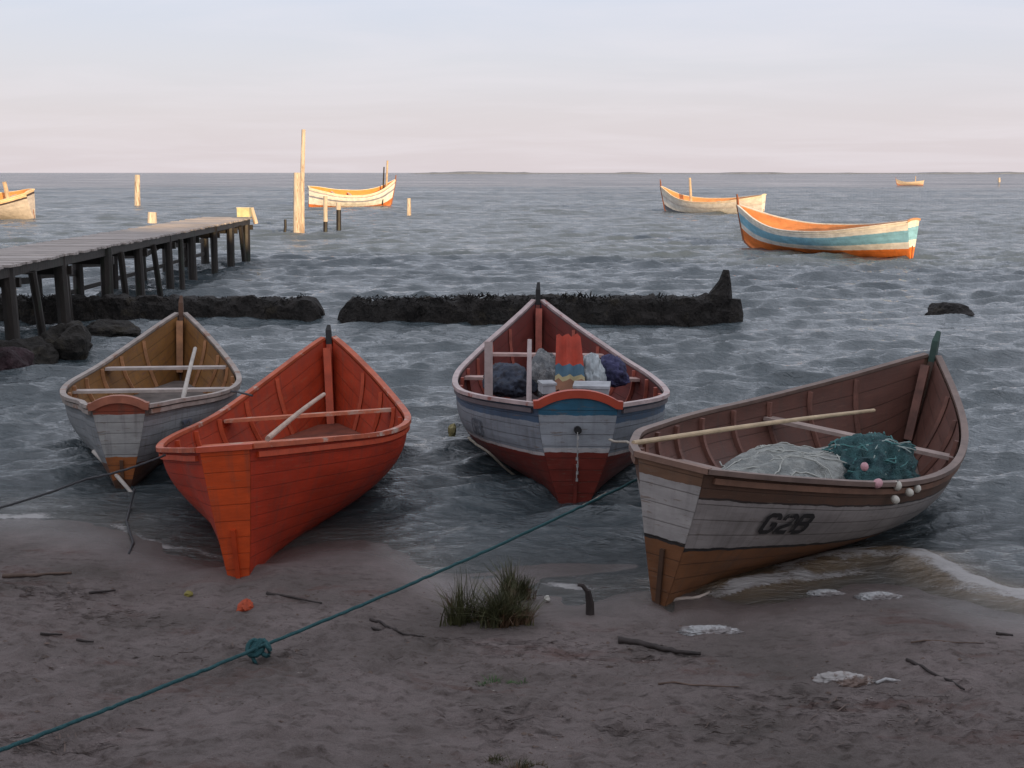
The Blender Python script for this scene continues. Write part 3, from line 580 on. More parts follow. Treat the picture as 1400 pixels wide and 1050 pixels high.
# ------------------------------------------------------------ jetty
jt = empty('jetty', (-9.0, 41, 0)); tag(jt, 'long dark wooden jetty on posts running out from the left', 'jetty')
jt_inv = Matrix.Translation((9.0, -41, 0))
def J(mb, name, m):
    mb.V = [tuple(jt_inv @ Vector(v)) for v in mb.V]; return mb.build(name, m, jt)
ZD = 1.45
def xn(y): return -8.02 - .52 * (y - 18) / 23
def xf(y): return xn(y) - 1.65
m_ = MB(); y = 12.0
while y < 41.2:
    wd = random.uniform(.17, .22); jx = random.uniform(-.05, .05)
    m_.box(((xn(y) + xf(y)) / 2 + jx, y + wd / 2, ZD - .02 + random.uniform(-.008, .008)), (1.75 + random.uniform(-.05, .08), wd - .015, .04), Matrix.Rotation(random.uniform(-.012, .012), 4, 'Z')); y += wd
J(m_, 'deck', DECKWOOD)
for fx in (xn, xf):
    m_ = MB().sweep([(fx(v) + (-.1 if fx is xn else .1), v, ZD - .13) for v in np.linspace(12, 41.1, 14)], .1, .17, [(1, 0, 0)] * 14); J(m_, 'beam', DARKWOOD)
ys = [15.1, 17.7, 20.2, 22.8, 25.4, 28.0, 30.6, 33.2, 35.8, 38.4, 41.0]
for i, v in enumerate(ys):
    for fx in (xn, xf):
        x0 = fx(v) + (-.12 if fx is xn else .12) + random.uniform(-.05, .05); lean = random.uniform(-.07, .07); r_ = random.uniform(.095, .14)
        top = ZD - .05; 
        pass
        m_ = MB().tube([(x0 + lean, v + random.uniform(-.1, .1), -1.8), (x0 + lean * .5, v, 0), (x0, v, top)], r_, 9, r_ * .9, .06)
        J(m_, 'post', DARKWOOD)
    for _k in range(1):
        x0 = xn(v) - .3 if random.random() < .5 else xn(v) + .02
        m_ = MB().tube([(x0, v + random.uniform(.5, 1.6), -1.5), (x0 - .05, v + .8, ZD - .2)], .075, 8, .07, .08); J(m_, 'post', DARKWOOD)
    J(MB().box(((xn(v) + xf(v)) / 2, v + .14, ZD - .32), (1.7, .08, .16)), 'crossbeam', DARKWOOD)
    if i < len(ys) - 1:
        J(MB().sweep([(xf(v) + .1, v, .72 + random.uniform(-.15, .2)), (xf(ys[i + 1]) + .1, ys[i + 1], .72 + random.uniform(-.15, .2))], .06, .13, [(1, 0, 0)] * 2), 'brace', DARKWOOD)
        if i > 3: J(MB().sweep([(xf(v) + .1, v, .3), (xf(ys[i + 1]) + .1, ys[i + 1], .28)], .05, .1, [(1, 0, 0)] * 2), 'brace', DARKWOOD)
tag(MB().tube([aty(208, 305, 34.2), aty(208, 290, 34.2)], .13, 10, .12, .05).build('mooring_post', POSTWOOD), 'short pale post standing on the far edge of the jetty deck', 'post')
bx = empty('crate', aty(334, 297, 40.6)); tag(bx, 'small pale yellow crate at the end of the jetty', 'crate')
m_ = MB().box((0, 0, .15), (.40, .32, .28)); m_.build('body', mat('pale_yellow_crate', (.62, .56, .30), .7, .25), bx)
MB().box((0, 0, .305), (.43, .35, .03)).build('lid', mat('pale_crate_lid', (.6, .55, .4), .7, .2), bx)
tag(MB().tube([aty(350, 306, 40.9), aty(344, 284, 40.9)], .07, 8, .06, .1).build('mooring_post', POSTWOOD), 'leaning pale post beside the yellow crate at the jetty end', 'post')

# ------------------------------------------------------------ poles in the water
def pole(px, py0, py1, r, m, label, lean=0, sink=1.5, group='poles standing in the lagoon', m2=None, frac=.5):
    b_ = at(px, py0); t_ = aty(px + lean, py1, b_.y)
    pts = [b_ - Vector((0, 0, sink)), b_, b_ + (t_ - b_) * .5 + Vector((random.uniform(-.03, .03), 0, 0)), t_]
    if m2:
        root = empty('mooring_pole', b_); tag(root, label, 'pole', group); md = b_ + (t_ - b_) * frac
        for nm, pp, mm in (('lower_shaft', [pts[0], b_, md], m2), ('upper_shaft', [md, t_], m)):
            MB().tube([p - b_ for p in pp], r, 9, r * .93, .05).build(nm, mm, root)
        return root
    o = MB().tube([p - b_ for p in pts], r, 9, r * .75, .06).build('mooring_pole', m); o.location = b_; return tag(o, label, 'pole', group)
pole(413, 320, 177, .13, POSTWOOD, 'tallest pale pole, rising well above the horizon', 2)
pole(406, 320.5, 236, .20, POSTWOOD, 'thick pale pole tied against the left of the tallest pole', 0)
pole(445, 318, 268, .11, POSTWOOD, 'short pole in front of the white boat, pale almost to the water', 0, m2=DARKWOOD, frac=.3)  # dark lower shaft paints in the shade at the pole's foot
pole(463, 316, 277, .13, POSTWOOD, 'short dark pole with a pale tip in front of the white boat', 0, m2=DARKWOOD, frac=.75)
pole(389, 320, 300, .08, DARKWOOD, 'lowest thin dark pole left of the tallest pole', 1)
pole(559, 296, 271, .17, POSTWOOD, 'small pale pole right of the white boat', 0)
pole(188, 281, 239, .30, POSTWOOD, 'thick pale pole alone far out on the left', 0)
pole(1366, 249, 243, .45, POSTWOOD, 'tiny pale pole far out near the right edge', 0)

# ------------------------------------------------------------ breakwater, rocks
WALLM = mat('weedy_dark_stone', (.017, .014, .012), .9, .6, 3.5, 1.0, 14, col2=(.035, .028, .018), thr=.6, dist=.1)
def loaf(name, x0, x1, y0, y1, h0, h1, label, seed, wid=.9):
    n, mm = 260, 17; V = []
    for i in range(n):
        s_ = i / (n - 1); x = x0 + (x1 - x0) * s_; y = y0 + (y1 - y0) * s_; h = h0 - .04 + (h1 - h0) * s_ + .05 * float(fbm(x * 1.3, 0, 3, seed)) + .07 * float(fbm(x * 5, 1, 3, seed)); endk = min(1, (min(s_, 1 - s_) * abs(x1 - x0) / .25)) ** .5
        for j in range(mm):
            a = math.pi * j / (mm - 1); ca = math.copysign(abs(math.cos(a)) ** .5, math.cos(a)); sa = abs(math.sin(a)) ** .45
            q = 1 + .34 * float(fbm(x * 5.5, j * 1.3, 4, seed + 3))
            V.append((x + .08 * float(vnoise(x * 3, j, seed)), y - ca * wid / 2 * q * (.3 + .7 * endk), -1.4 + (1.4 + h * q ** .5 * endk) * sa if 0 < j < mm - 1 else -1.4))
    return tag(mk(name, V, [f[::-1] for f in grid_faces(n, mm)], WALLM, None, False), label, 'breakwater', 'stretches of the breakwater')
loaf('breakwater', -18, -3.75, 24.9, 24.8, .46, .50, 'dark weedy breakwater stretch behind the brown boat, left of the gap', 3)
br = empty('breakwater', (4.2, 24.3, 0)); tag(br, 'dark weedy breakwater stretch ending in a stump, right of the gap', 'breakwater', 'stretches of the breakwater')
b2 = loaf('wall', -3.45, 4.45, 24.6, 24.4, .47, .56, 'x', 9); 
for k_ in ('label', 'category', 'group'): del b2[k_]
b2.data.transform(Matrix.Translation((-4.2, -24.3, 0))); b2.parent = br
m_ = MB().tube([(-.15, 0, -1), (-.12, 0, .55), (-.03, 0, .80), (-.02, 0, 1.03)], .27, 9, .055, .18); m_.build('stump', WALLM, br)
m_ = MB().tube([(.05, -.2, -1), (.14, -.2, .2), (.16, -.2, .48)], .24, 10, .10, .2); m_.build('stump', WALLM, br)
for i in range(0):
    px = random.uniform(470, 1000); p = at(px, 438); p.y += random.uniform(-.1, .3); hh = random.uniform(.35, .66)
    MB().tube([(p.x - 4.2, p.y - 24.3, -1), (p.x - 4.2 + random.uniform(-.04, .04), p.y - 24.3, hh)], random.uniform(.03, .045), 7, .02, .2).build('stake', WALLM, br)
def brush(parent, x0, x1, y0, ztop, n, ox, oy):
    "shaggy weed and broken brushwood along the top and face of a breakwater stretch"
    V = []; Fc = []
    for _ in range(n):
        x = random.uniform(x0, x1); f = random.random(); y = y0 + random.uniform(-.42, .3); z0 = ztop * random.uniform(.45, 1.0) if y < y0 - .3 else ztop * random.uniform(.85, 1.02)
        h = random.uniform(.015, .05) * random.choice((1, 1, -2.5)) * (2.2 if float(vnoise(x * 1.7, 3, 4)) > .18 else 1); l_ = random.gauss(0, .05); w2 = random.uniform(.008, .022); n0 = len(V)
        V += [(x - w2 - ox, y - oy - .03, z0), (x + w2 - ox, y - oy - .03, z0), (x + l_ + w2 * .3 - ox, y - oy - .05, z0 + h), (x + l_ - w2 * .3 - ox, y - oy - .05, z0 + h)]; Fc.append((n0, n0 + 1, n0 + 2, n0 + 3))
    mk('weed_fringe', V, Fc, WALLM, parent)
brush(br, -3.1, 4.3, 24.5, .48, 1500, 4.2, 24.3)
brush([q for q in bpy.data.objects if q.get('category') == 'breakwater' and q.type == 'MESH'][0], -11.5, -4.15, 24.85, .42, 1400, 0, 0)
def rock(loc, size, label, seed, m=WALLM, cat='rock', name='rock', group=None, sub=4):
    import bmesh
    bm = bmesh.new(); bmesh.ops.create_icosphere(bm, subdivisions=sub, radius=1)
    from mathutils import noise
    for v in bm.verts:
        n = v.co.normalized(); k = 1 + .38 * noise.noise(n * 1.3 + Vector((seed * 7.1, 0, 0))) + .16 * noise.noise(n * 3.5 + Vector((0, seed * 3.3, 0))) + .05 * noise.noise(n * 9)
        v.co = Vector((n.x * size[0] * k, n.y * size[1] * k, n.z * size[2] * k))
    me = bpy.data.meshes.new(name); bm.to_mesh(me); bm.free(); me.materials.append(m)
    o = bpy.data.objects.new(name, me); COL.objects.link(o); o.location = loc; o.rotation_euler = (0, 0, seed); return tag(o, label, cat, group)
ROCKM = mat('dark_shore_rock', (.018, .015, .012), .85, .5, 5, .9, 20, col2=(.034, .028, .018), dist=.05)
rock(at(1300, 430) + Vector((0, 0, -.05)), (.62, .4, .30), 'lone low dark rock awash beyond the right-hand boat', 2)
rock(at(92, 486) + Vector((0, 0, .1)), (.38, .36, .42), 'brownish rounded rock heap beside the brown boat', 3, ROCKM)
rock(at(40, 492) + Vector((0, 0, .0)), (.48, .4, .36), 'dark rock between the jetty foot and the brownish rock', 4, ROCKM)
rock(at(10, 505) + Vector((0, 0, .0)), (.42, .36, .34), 'dark reddish rock at the left edge under the jetty', 5, mat('reddish_rock', (.03, .013, .017), .8, .5, 6, .8, 20, dist=.05))
rock(at(150, 455) + Vector((0, 0, .0)), (.6, .4, .22), 'low dark rock in front of the left breakwater', 6, ROCKM)

# ------------------------------------------------------------ far shore
ns = 420; V = []
for i in range(ns):
    s_ = i / (ns - 1); px = 560 + s_ * 1500; x = (px - 700) / F * 3000
    h = 2.2 + 5.5 * max(0, float(fbm(s_ * 30, 0, 4, 55)) + .12) + (4 if px < 720 else 0) * max(0, float(vnoise(px / 22, 2, 9)) + .1); h *= min(1, (px - 555) / 40)
    h *= .85; V += [(x, 3000, -1), (x, 3000, h * .5), (x, 3040, h), (x, 3150, h * .8), (x, 3200, -1)]
tag(mk('far_shore', V, [f[::-1] for f in grid_faces(ns, 5)], mat('hazed_far_scrub', (.17, .19, .225), .9, .3, .02, 0), None, True), kind='structure')  # haze over the distant land is put into this pale blue-grey colour

# ------------------------------------------------------------ loose things in the boats
def oar(p0, p1, r, m, label, name='oar', cat='oar', blade=False, r2=None):
    p0, p1 = Vector(p0), Vector(p1); root = empty(name, p0); tag(root, label, cat); d = p1 - p0
    n = 7; pts = [d * (i / (n - 1)) + Vector((0, 0, .012 * math.sin(3.14 * i / (n - 1)))) for i in range(n)]
    MB().tube(pts, r, 9, r2 or r * .8, .03).build('shaft', m, root)
    if blade:
        t = d.normalized(); MB().sweep([d - t * .05, d + t * .15, d + t * .5], .11, .022, [(1, 0, .3)] * 3, [.5, 1, .9]).build('blade', m, root)
    return root
OARW = mat('worn_oar_wood', (.45, .33, .26), .65, .3, 6, .2, stretch=(4, 1, 4)); OARW2 = mat('pale_stick_wood', (.46, .42, .38), .7, .3, 6, .2)
oar(at(366, 600, .80), at(443, 539, .74), .024, OARW, 'reddish wooden pole lying across the thwarts of the orange boat', 'oar')
oar(at(250, 546, .40), at(267, 476, .86), .026, OARW2, 'pale stick leaning on the thwarts of the brown boat', 'pole', 'pole')
oar(at(128, 617, .28), at(180, 674, -.02), .022, OARW2, 'pale pole slanting into the water from the stern of the brown boat', 'pole', 'pole')
oar(at(866, 606, 1.02), at(1195, 561, .86), .020, mat('yellowish_pole', (.50, .38, .24), .6, .25), 'long thin yellowish pole lying lengthwise over the G2B boat', 'pole', 'pole')
oar(aty(723, 560, 12.3), aty(724, 464, 12.5), .028, mat('pink_white_pole', (.56, .47, .46), .6, .25), 'upright pinkish white stick in the maroon boat', 'pole', 'pole')
o = MB().sweep([aty(668, 545, 12.5), aty(668, 468, 12.8)], .085, .03, [(1, 0, 0)] * 2).build('plank', mat('grey_plank', (.28, .22, .21), .75, .3)); tag(o, 'upright grey plank on the left side in the maroon boat', 'plank')
def net_mat(name, col, col2, sc=40):
    return mat(name, col, .85, .45, 9, 1.0, sc, col2=col2, thr=.52, dist=.03)
def heap(name, loc, size, yaw, m, label, cat, seed, flat=.0, wr=.16, sub=5, parent=None):
    import bmesh
    from mathutils import noise
    bm = bmesh.new(); bmesh.ops.create_icosphere(bm, subdivisions=sub, radius=1)
    for v in bm.verts:
        n = v.co.normalized(); o_ = Vector((seed * 5.7, seed, 0))
        k = 1 + .22 * noise.noise(n * 1.4 + o_) + wr * (1 - 2 * abs(noise.noise(n * 2.6 + o_))) * .5 + wr * .45 * (1 - 2 * abs(noise.noise(n * 6.5 + o_))) + wr * .2 * noise.noise(n * 15)
        zz_ = n.z * size[2] * k
        if zz_ < 0: zz_ *= .35
        v.co = Vector((n.x * size[0] * k, n.y * size[1] * k, zz_))
    me = bpy.data.meshes.new(name); bm.to_mesh(me); bm.free(); me.materials.append(m)
    me.polygons.foreach_set('use_smooth', np.ones(len(me.polygons), dtype=bool))
    o = bpy.data.objects.new(name, me); COL.objects.link(o); o.location = loc; o.rotation_euler = (0, 0, yaw); return tag(o, label, cat)
def strands(o, size, n, m, seed, r=.006, name='strand'):
    "loose twine lying in loops over a heap (one mesh, child of the heap)"
    rg = random.Random(seed); me = o.data; vs = [v.co.copy() for v in me.vertices if v.co.z > .0]
    from mathutils.kdtree import KDTree
    kd = KDTree(len(vs)); [kd.insert(v, i) for i, v in enumerate(vs)]; kd.balance(); mb = MB()
    for _ in range(n):
        v = rg.choice(vs); a = rg.uniform(-.5, .5) + 1.57; pts = []; x, y = v.x, v.y; zc = v.z; cv = rg.uniform(-.25, .25)
        for k in range(14):
            c_, i_, d_ = kd.find(Vector((x, y, zc))); zc = c_.z
            pts.append(Vector((x, y, c_.z + r * .6))); x += math.cos(a) * .05; y += math.sin(a) * .05; a += cv + rg.uniform(-.25, .25)
            if (x / size[0]) ** 2 + (y / size[1]) ** 2 > .95: break
        if len(pts) > 3: mb.tube(pts, r, 5)
    return mb.build(name, m, o, True)
def inb(M, x, y, z): return M @ Vector((x, y, z))
GREYNET = net_mat('grey_net', (.27, .28, .265), (.18, .195, .19)); TEALNET = net_mat('teal_net', (.035, .10, .105), (.015, .05, .06), 60)
gn = heap('fishing_net', inb(M_gb, .08, 1.75, .56), (.50, 1.15, .30), -.587, GREYNET, 'long heap of grey net lying in the G2B boat', 'fishing net', 1, wr=.12)
strands(gn, (.5, 1.15), 46, mat('grey_twine', (.40, .41, .38), .9, .2), 3)
tn = heap('fishing_net', inb(M_gb, .52, 2.45, .62), (.36, .52, .33), -.70, TEALNET, 'dark teal bundle of net beside the grey net in the G2B boat', 'fishing net', 4, wr=.3)
strands(tn, (.36, .58), 60, mat('teal_twine', (.06, .17, .17), .9, .3), 5, .007)
strands(tn, (.36, .58), 22, mat('pale_twine', (.30, .36, .34), .9, .3), 9, .006)
def ball(loc, r, m, label, seed):
    V = []; n, k = 12, 16
    for i in range(n):
        a = math.pi * i / (n - 1)
        for j in range(k):
            b_ = 2 * math.pi * j / k; V.append((r * math.sin(a) * math.cos(b_), r * math.sin(a) * math.sin(b_), r * 1.15 * math.cos(a)))
    root = empty('net_float', loc); root.rotation_euler = (random.uniform(-1, 1), random.uniform(-1, 1), 0); tag(root, label, 'float', 'floats at the end of the teal net')
    mk('ball', V, grid_faces(n, k, True), m, root, True)
    MB().tube([(0, 0, -r * 1.25), (0, 0, r * 1.25)], r * .22, 8).build('eyelet', ROPE_DARK, root)
WHITEF = mat('dirty_white_float', (.52, .50, .44), .55, .3, 14, .2); PINKF = mat('pink_float', (.55, .30, .33), .55, .25, 14, .2)
for k_, (px, py, r_, m2, lb) in enumerate([(1200, 661, .040, PINKF, 'pink float lying on the rail, leftmost of the float cluster'), (1182, 638, .034, PINKF, 'small pink float on the teal net above the others'),
        (1227, 664, .038, WHITEF, 'white float at the top of the cluster on the rail'), (1243, 673, .036, WHITEF, 'white float on the right of the cluster'), (1254, 668, .034, WHITEF, 'white float farthest right, nearest the bow'),
        (1224, 683, .036, WHITEF, 'white float hanging lowest on the outside of the rail')]):
    best = min((abs(px - (700 + F * (q.x) / (q.y * math.cos(PITCH) - (q.z - H0) * math.sin(PITCH)))), q.y) for q in (inb(M_gb, *H_gb.pt(t_, 1.0, 1)) for t_ in np.linspace(.2, .6, 120)))
    ball(aty(px, py, best[1] - (.07 if py > 655 else -.12)), r_ * .84, m2, lb, k_)
# in the maroon boat
heap('fishing_net', aty(745, 526, 13.2), (.17, .34, .34), .1, net_mat('pale_grey_net', (.24, .24, .24), (.12, .13, .14)), 'mound of pale grey net left of the red cloth in the maroon boat', 'fishing net', 6, wr=.14)
heap('plastic_sheet', aty(809, 528, 13.2), (.13, .34, .32), .0, mat('milky_plastic', (.34, .38, .40), .25, .3, 5, .6, 9), 'crumpled milky plastic sheet right of the red cloth', 'plastic sheet', 8, wr=.22)
heap('bundle', aty(836, 516, 13.5), (.16, .26, .22), .3, net_mat('blue_bundle_cloth', (.045, .045, .11), (.02, .02, .05), 12), 'dark blue and purple bundle under the right rail of the maroon boat', 'bundle', 10, wr=.2)
heap('bundle', aty(694, 528, 13.2), (.24, .45, .22), .3, net_mat('dark_bundle_cloth', (.035, .045, .07), (.02, .02, .03), 12), 'dark bundle in the bottom of the maroon boat, on the left', 'bundle', 12, wr=.18)
cl = empty('cloth', aty(777, 458, 13.3)); tag(cl, 'red cloth with blue and yellow bands draped in the maroon boat', 'cloth')
def strip(u0, u1, nm, m):
    V = []; n, k = 8, 9
    for i in range(n):
        s_ = u0 + (u1 - u0) * i / (n - 1)
        for j in range(k):
            c = j / (k - 1) - .5; V.append((c * .26 * (1 + .25 * s_) , -.55 * s_ - .03 * math.sin(j * 1.7 + s_ * 3), -.46 * s_ ** 1.1 + .02 * math.sin(j * 2.1) ))
    mk(nm, V, grid_faces(n, k), m, cl, True)
strip(0, .62, 'red_band', mat('red_cloth', (.36, .04, .018), .8, .25)); strip(.62, .82, 'blue_band', mat('blue_cloth', (.05, .11, .16), .8, .25)); strip(.82, .9, 'yellow_band', mat('yellow_cloth', (.34, .28, .15), .8, .25)); strip(.9, 1.1, 'brown_band', mat('brown_cloth', (.20, .09, .05), .8, .25))
def foam_box(p, sz, yaw, label):
    r_ = empty('foam_box', p); r_.rotation_euler = (0, 0, yaw); tag(r_, label, 'box', 'white foam boxes in the maroon boat')
    MB().box((0, 0, sz[2] / 2), sz, j=.004).build('body', mat('white_foam', (.36, .37, .39), .8, .3), r_)
    MB().box((0, 0, sz[2] + .012), (sz[0] + .02, sz[1] + .02, .022), j=.003).build('lid', bpy.data.materials['white_foam'], r_)
foam_box(aty(809, 536, 12.0), (.34, .3, .06), -.1, 'larger white foam box behind the red arched stern board')
foam_box(aty(748, 536, 12.1), (.13, .2, .08), .2, 'smaller white foam box left of the red cloth')

# ------------------------------------------------------------ ropes
def rope(pts, r, m, label, sag=.0, n=26, twist=True):
    pts = [Vector(p) for p in pts]; P = []
    for a, b in zip(pts[:-1], pts[1:]):
        for i in range(n):
            s_ = i / n; P.append(a.lerp(b, s_) - Vector((0, 0, sag * 4 * s_ * (1 - s_))) + Vector((random.uniform(-1, 1), random.uniform(-1, 1), random.uniform(-1, 1))) * r * .25)
    P.append(pts[-1]); o = MB().tube([p - pts[0] for p in P], r, 7, None, .12).build('rope', m, None, True); o.location = pts[0]; return tag(o, label, 'rope')
mr_ = empty('mooring_rope', at(352, 886, .25)); tag(mr_, 'thick teal rope with a knot stretched low over the sand to the G2B boat', 'rope')
p0 = at(872, 655, .62); pk = at(352, 886, .25); p2 = at(-90, 1060, .32); P = []
for a, b, sg_ in ((p0, pk, .03), (pk, p2, .01)):
    for i in range(60):
        s_ = i / 60; P.append(a.lerp(b, s_) - Vector((0, 0, sg_ * 4 * s_ * (1 - s_))) + Vector((random.uniform(-1, 1), random.uniform(-1, 1), random.uniform(-1, 1))) * .0025)
P.append(p2); MB().tube([p - pk for p in P], .0105, 8, None, .12).build('line', ROPE_TEAL, mr_, True)
m_ = MB()
for k_ in range(5):
    cx = random.uniform(-.03, .03); pts = [(cx + .035 * math.cos(a) + .004 * k_, .03 * math.sin(a * 1 + k_) , .035 * math.sin(a + k_ * .9)) for a in np.linspace(0, 6.0, 12)]; m_.tube(pts, .014, 7)
m_.tube([(.0, 0, 0), (.05, -.02, .03), (.08, -.03, -.01)], .012, 7); m_.tube([(.0, 0, 0), (-.02, -.03, -.05), (-.0, -.04, -.09)], .012, 7)
m_.build('knot', ROPE_TEAL, mr_, True)
rope([at(226, 622, .74), at(118, 655, .60), at(-70, 712, .45)], .009, ROPE_DARK, 'thin grey rope from the orange boat rail leaving at the left edge', .02)
rope([at(184, 668, .15), at(179, 690, .02), at(173, 712, .01), at(182, 742, .02), at(176, 758, .03)], .010, ROPE_DARK, 'dark rope dropping from the brown boat stern to the wet sand', 0, 6)
rope([at(316, 535, .78), at(326, 536, .8), at(345, 541, .82)], .010, ROPE_DARK, 'short dark line tying the brown boat rail to the orange boat', 0, 6)
rope([at(640, 598, .38), at(668, 618, .25), at(706, 652, -.02)], .012, ROPE_PALE, 'pale rope hanging down the left side of the maroon boat', .01, 8)
rope([at(880, 628, .82), at(886, 672, .55), at(891, 700, .4), at(884, 740, .2)], .008, ROPE_DARK, 'thin dark line hanging down the stern of the G2B boat', 0, 8)
rope([at(868, 604, 1.0), at(858, 604, .9), at(833, 601, .72)], .010, ROPE_PALE, 'pale line running from the G2B boat to the maroon boat', .01, 8)
rope([at(832, 672, .0), at(800, 690, .0), at(770, 706, -.02)], .010, ROPE_PALE, 'pale rope end trailing in the water behind the maroon boat', 0, 8)
fm = rock(at(618, 590, .02), (.05, .05, .09), 'small yellowish float bobbing left of the maroon boat', 3, mat('yellow_float', (.40, .36, .16), .6, .3), 'float', 'net_float', None, 2)

# ------------------------------------------------------------ plants and litter on the beach
def gz(px, py):
    p = at(px, py, .1)
    for _ in range(6): p = at(px, py, float(terr(p.x, p.y)))
    return p
def tuft(name, px, py, n, h, spread, m, label, lean=.5, wd=.008, dens=None, cat='grass clump'):
    p = gz(px, py); V = []; Fc = []
    cs = [(random.gauss(0, .45), random.gauss(0, .45), random.uniform(.45, 1.0), random.uniform(0, 6.283), random.uniform(.1, .7)) for _ in range(max(5, n // 90))]
    for i in range(n):
        c_ = random.choice(cs); bx_ = (c_[0] + random.gauss(0, .16)) * spread[0]; by = (c_[1] + random.gauss(0, .16)) * spread[1]
        hh = h * c_[2] * random.uniform(.3, 1) ** .8; ln = abs(random.gauss(0, lean)); az = random.uniform(0, 6.283)
        dx_ = math.cos(az) * ln + math.cos(c_[3]) * c_[4]; dy_ = math.sin(az) * ln + math.sin(c_[3]) * c_[4]
        gz_ = float(terr(p.x + bx_, p.y + by)) - p.z - .01; sa = random.uniform(0, 3.14); sx, sy = math.cos(sa) * wd, math.sin(sa) * wd; n0 = len(V)
        for k_ in range(4):
            s_ = k_ / 3; wk = (1 - s_ * .85); q = (bx_ + dx_ * hh * s_ ** 1.7, by + dy_ * hh * s_ ** 1.7, gz_ + hh * s_ * (1 - .25 * s_ * abs(ln)))
            V += [(q[0] - sx * wk, q[1] - sy * wk, q[2]), (q[0] + sx * wk, q[1] + sy * wk, q[2])]
        Fc += [(n0, n0 + 1, n0 + 3, n0 + 2), (n0 + 2, n0 + 3, n0 + 5, n0 + 4), (n0 + 4, n0 + 5, n0 + 7, n0 + 6)]
    o = mk(name, V, Fc, m, None, False); o.location = p; return tag(o, label, cat)
GRASS = mat('dull_green_grass', (.060, .062, .022), .7, .5, 7, 0, col2=(.10, .045, .025), thr=.55)
GRASS2 = mat('fresh_green_grass', (.05, .12, .03), .7, .4, 12, 0)
tuft('grass_clump', 684, 852, 1150, .38, (.23, .15), GRASS, 'large dark clump of coarse grass on the sand between the two boats', .55, .0045)
tuft('grass_clump', 720, 815, 520, .36, (.15, .12), GRASS, 'smaller dark grass tuft behind the large clump, by the water', .4, .0045)
tuft('grass_clump', 682, 935, 190, .06, (.12, .07), GRASS2, 'small bright green patch of grass below the large clump', .6, .003)
tuft('grass_clump', 700, 1045, 330, .07, (.15, .08), GRASS, 'low brown and green tuft at the bottom edge', .7, .003)
STICKM = mat('dark_wet_stick', (.03, .022, .02), .7, .4, 10, .4); DRIFT = mat('driftwood', (.10, .065, .05), .75, .4, 8, .4)
def stick(name, pts, r, m, label, cat='stick', r2=None):
    P = [gz(*p) + Vector((0, 0, r * .7)) for p in pts]; Q = []
    for a, b in zip(P[:-1], P[1:]):
        for i in range(5): q = a.lerp(b, i / 5); q.z = max(q.z, float(terr(q.x, q.y)) + r * .4); Q.append(q + Vector((0, random.uniform(-1, 1) * r * .5, 0)))
    Q.append(P[-1]); o = MB().tube([q - P[0] for q in Q], r, 7, r2 or r * .5, .2).build(name, m, None, True); o.location = P[0]; return tag(o, label, cat)
stick('stick', [(365, 812), (400, 818), (440, 826)], .011, STICKM, 'dark stick on the sand right of the orange brick piece')
stick('stick', [(507, 848), (525, 856), (545, 866)], .012, STICKM, 'short forked dark stick under the teal rope, its upper prong')
stick('stick', [(508, 860), (545, 868), (580, 872)], .009, STICKM, 'short dark stick under the teal rope, its lower prong')
stick('stick', [(4, 789), (50, 788), (98, 785)], .016, DRIFT, 'long dark piece of driftwood at the left edge near the water')
stick('stick', [(55, 868), (85, 869)], .010, STICKM, 'upper of two small dark twigs on the left sand')
stick('stick', [(105, 876), (128, 879)], .010, STICKM, 'lower of two small dark twigs on the left sand')
stick('stick', [(122, 812), (158, 808)], .010, STICKM, 'small dark twig below the long driftwood on the left')
stick('driftwood', [(845, 878), (890, 886), (925, 894), (958, 897)], .022, STICKM, 'long dark driftwood right of the grass clump', 'driftwood')
stick('stick', [(1240, 904), (1275, 922), (1318, 944)], .011, STICKM, 'dark twig slanting across the sand at the right')
stick('stick', [(1245, 879), (1345, 880)], .006, DRIFT, 'thin reddish twig lying level at the right')
stick('stick', [(1362, 868), (1385, 870)], .012, STICKM, 'tiny dark twig at the right edge')
stick('stick', [(912, 824), (955, 818), (992, 803)], .014, mat('pale_driftwood', (.36, .30, .26), .7, .3), 'pale stick lying against the bottom of the G2B boat')
stick('stick', [(900, 936), (1010, 940)], .007, DRIFT, 'thin brown twig on the sand below the white plastic')
sp_ = gz(806, 840); o = MB().tube([Vector((0, 0, -.2)), Vector((.0, 0, .08)), Vector((-.015, 0, .17))], .032, 9, .02, .25).build('stump', STICKM, None); o.location = sp_; tag(o, 'small dark stump sticking out of the sand by the water', 'stump')
o = MB().tube([Vector((-.01, 0, .15)), Vector((-.05, .0, .20)), Vector((-.08, 0, .205))], .018, 7, .012, .2).build('broken_top', STICKM, bpy.data.objects['stump'] if False else None)
o.parent = [q for q in bpy.data.objects if q.name.startswith('stump') and q.get('category') == 'stump'][0]
brk = gz(335, 832); o = rock(brk + Vector((0, 0, .02)), (.085, .05, .035), 'orange broken brick piece on the sand before the orange boat', 1.6, mat('orange_brick', (.36, .05, .012), .8, .3, 20, .5), 'brick', 'brick', None, 3)
rock(gz(258, 814) + Vector((0, 0, .01)), (.032, .03, .022), 'small yellow green lump on the sand left of the orange boat', 6.1, mat('yellow_lump', (.20, .17, .04), .7, .3), 'litter', 'litter', None, 2)
rock(gz(748, 822) + Vector((0, 0, .02)), (.027, .022, .022), 'small white stone beside the dark grass tuft', 8.0, mat('white_stone', (.55, .53, .48), .6, .15), 'stone', 'stone', None, 2)
PLAS = mat('white_plastic', (.42, .42, .42), .4, .3, 10, .5, col2=(.17, .145, .14), thr=.50)
def bag(px, py, sx, sy, sz, label, seed, m=PLAS, name='plastic_bag', cat='plastic bag'):
    p = gz(px, py); o = heap(name, p, (sx, sy, sz), 0, m, label, cat, seed, wr=.5, sub=5); return o
bag(970, 864, .15, .05, .028, 'flattened white plastic bag on the sand below the G2B boat', 2)
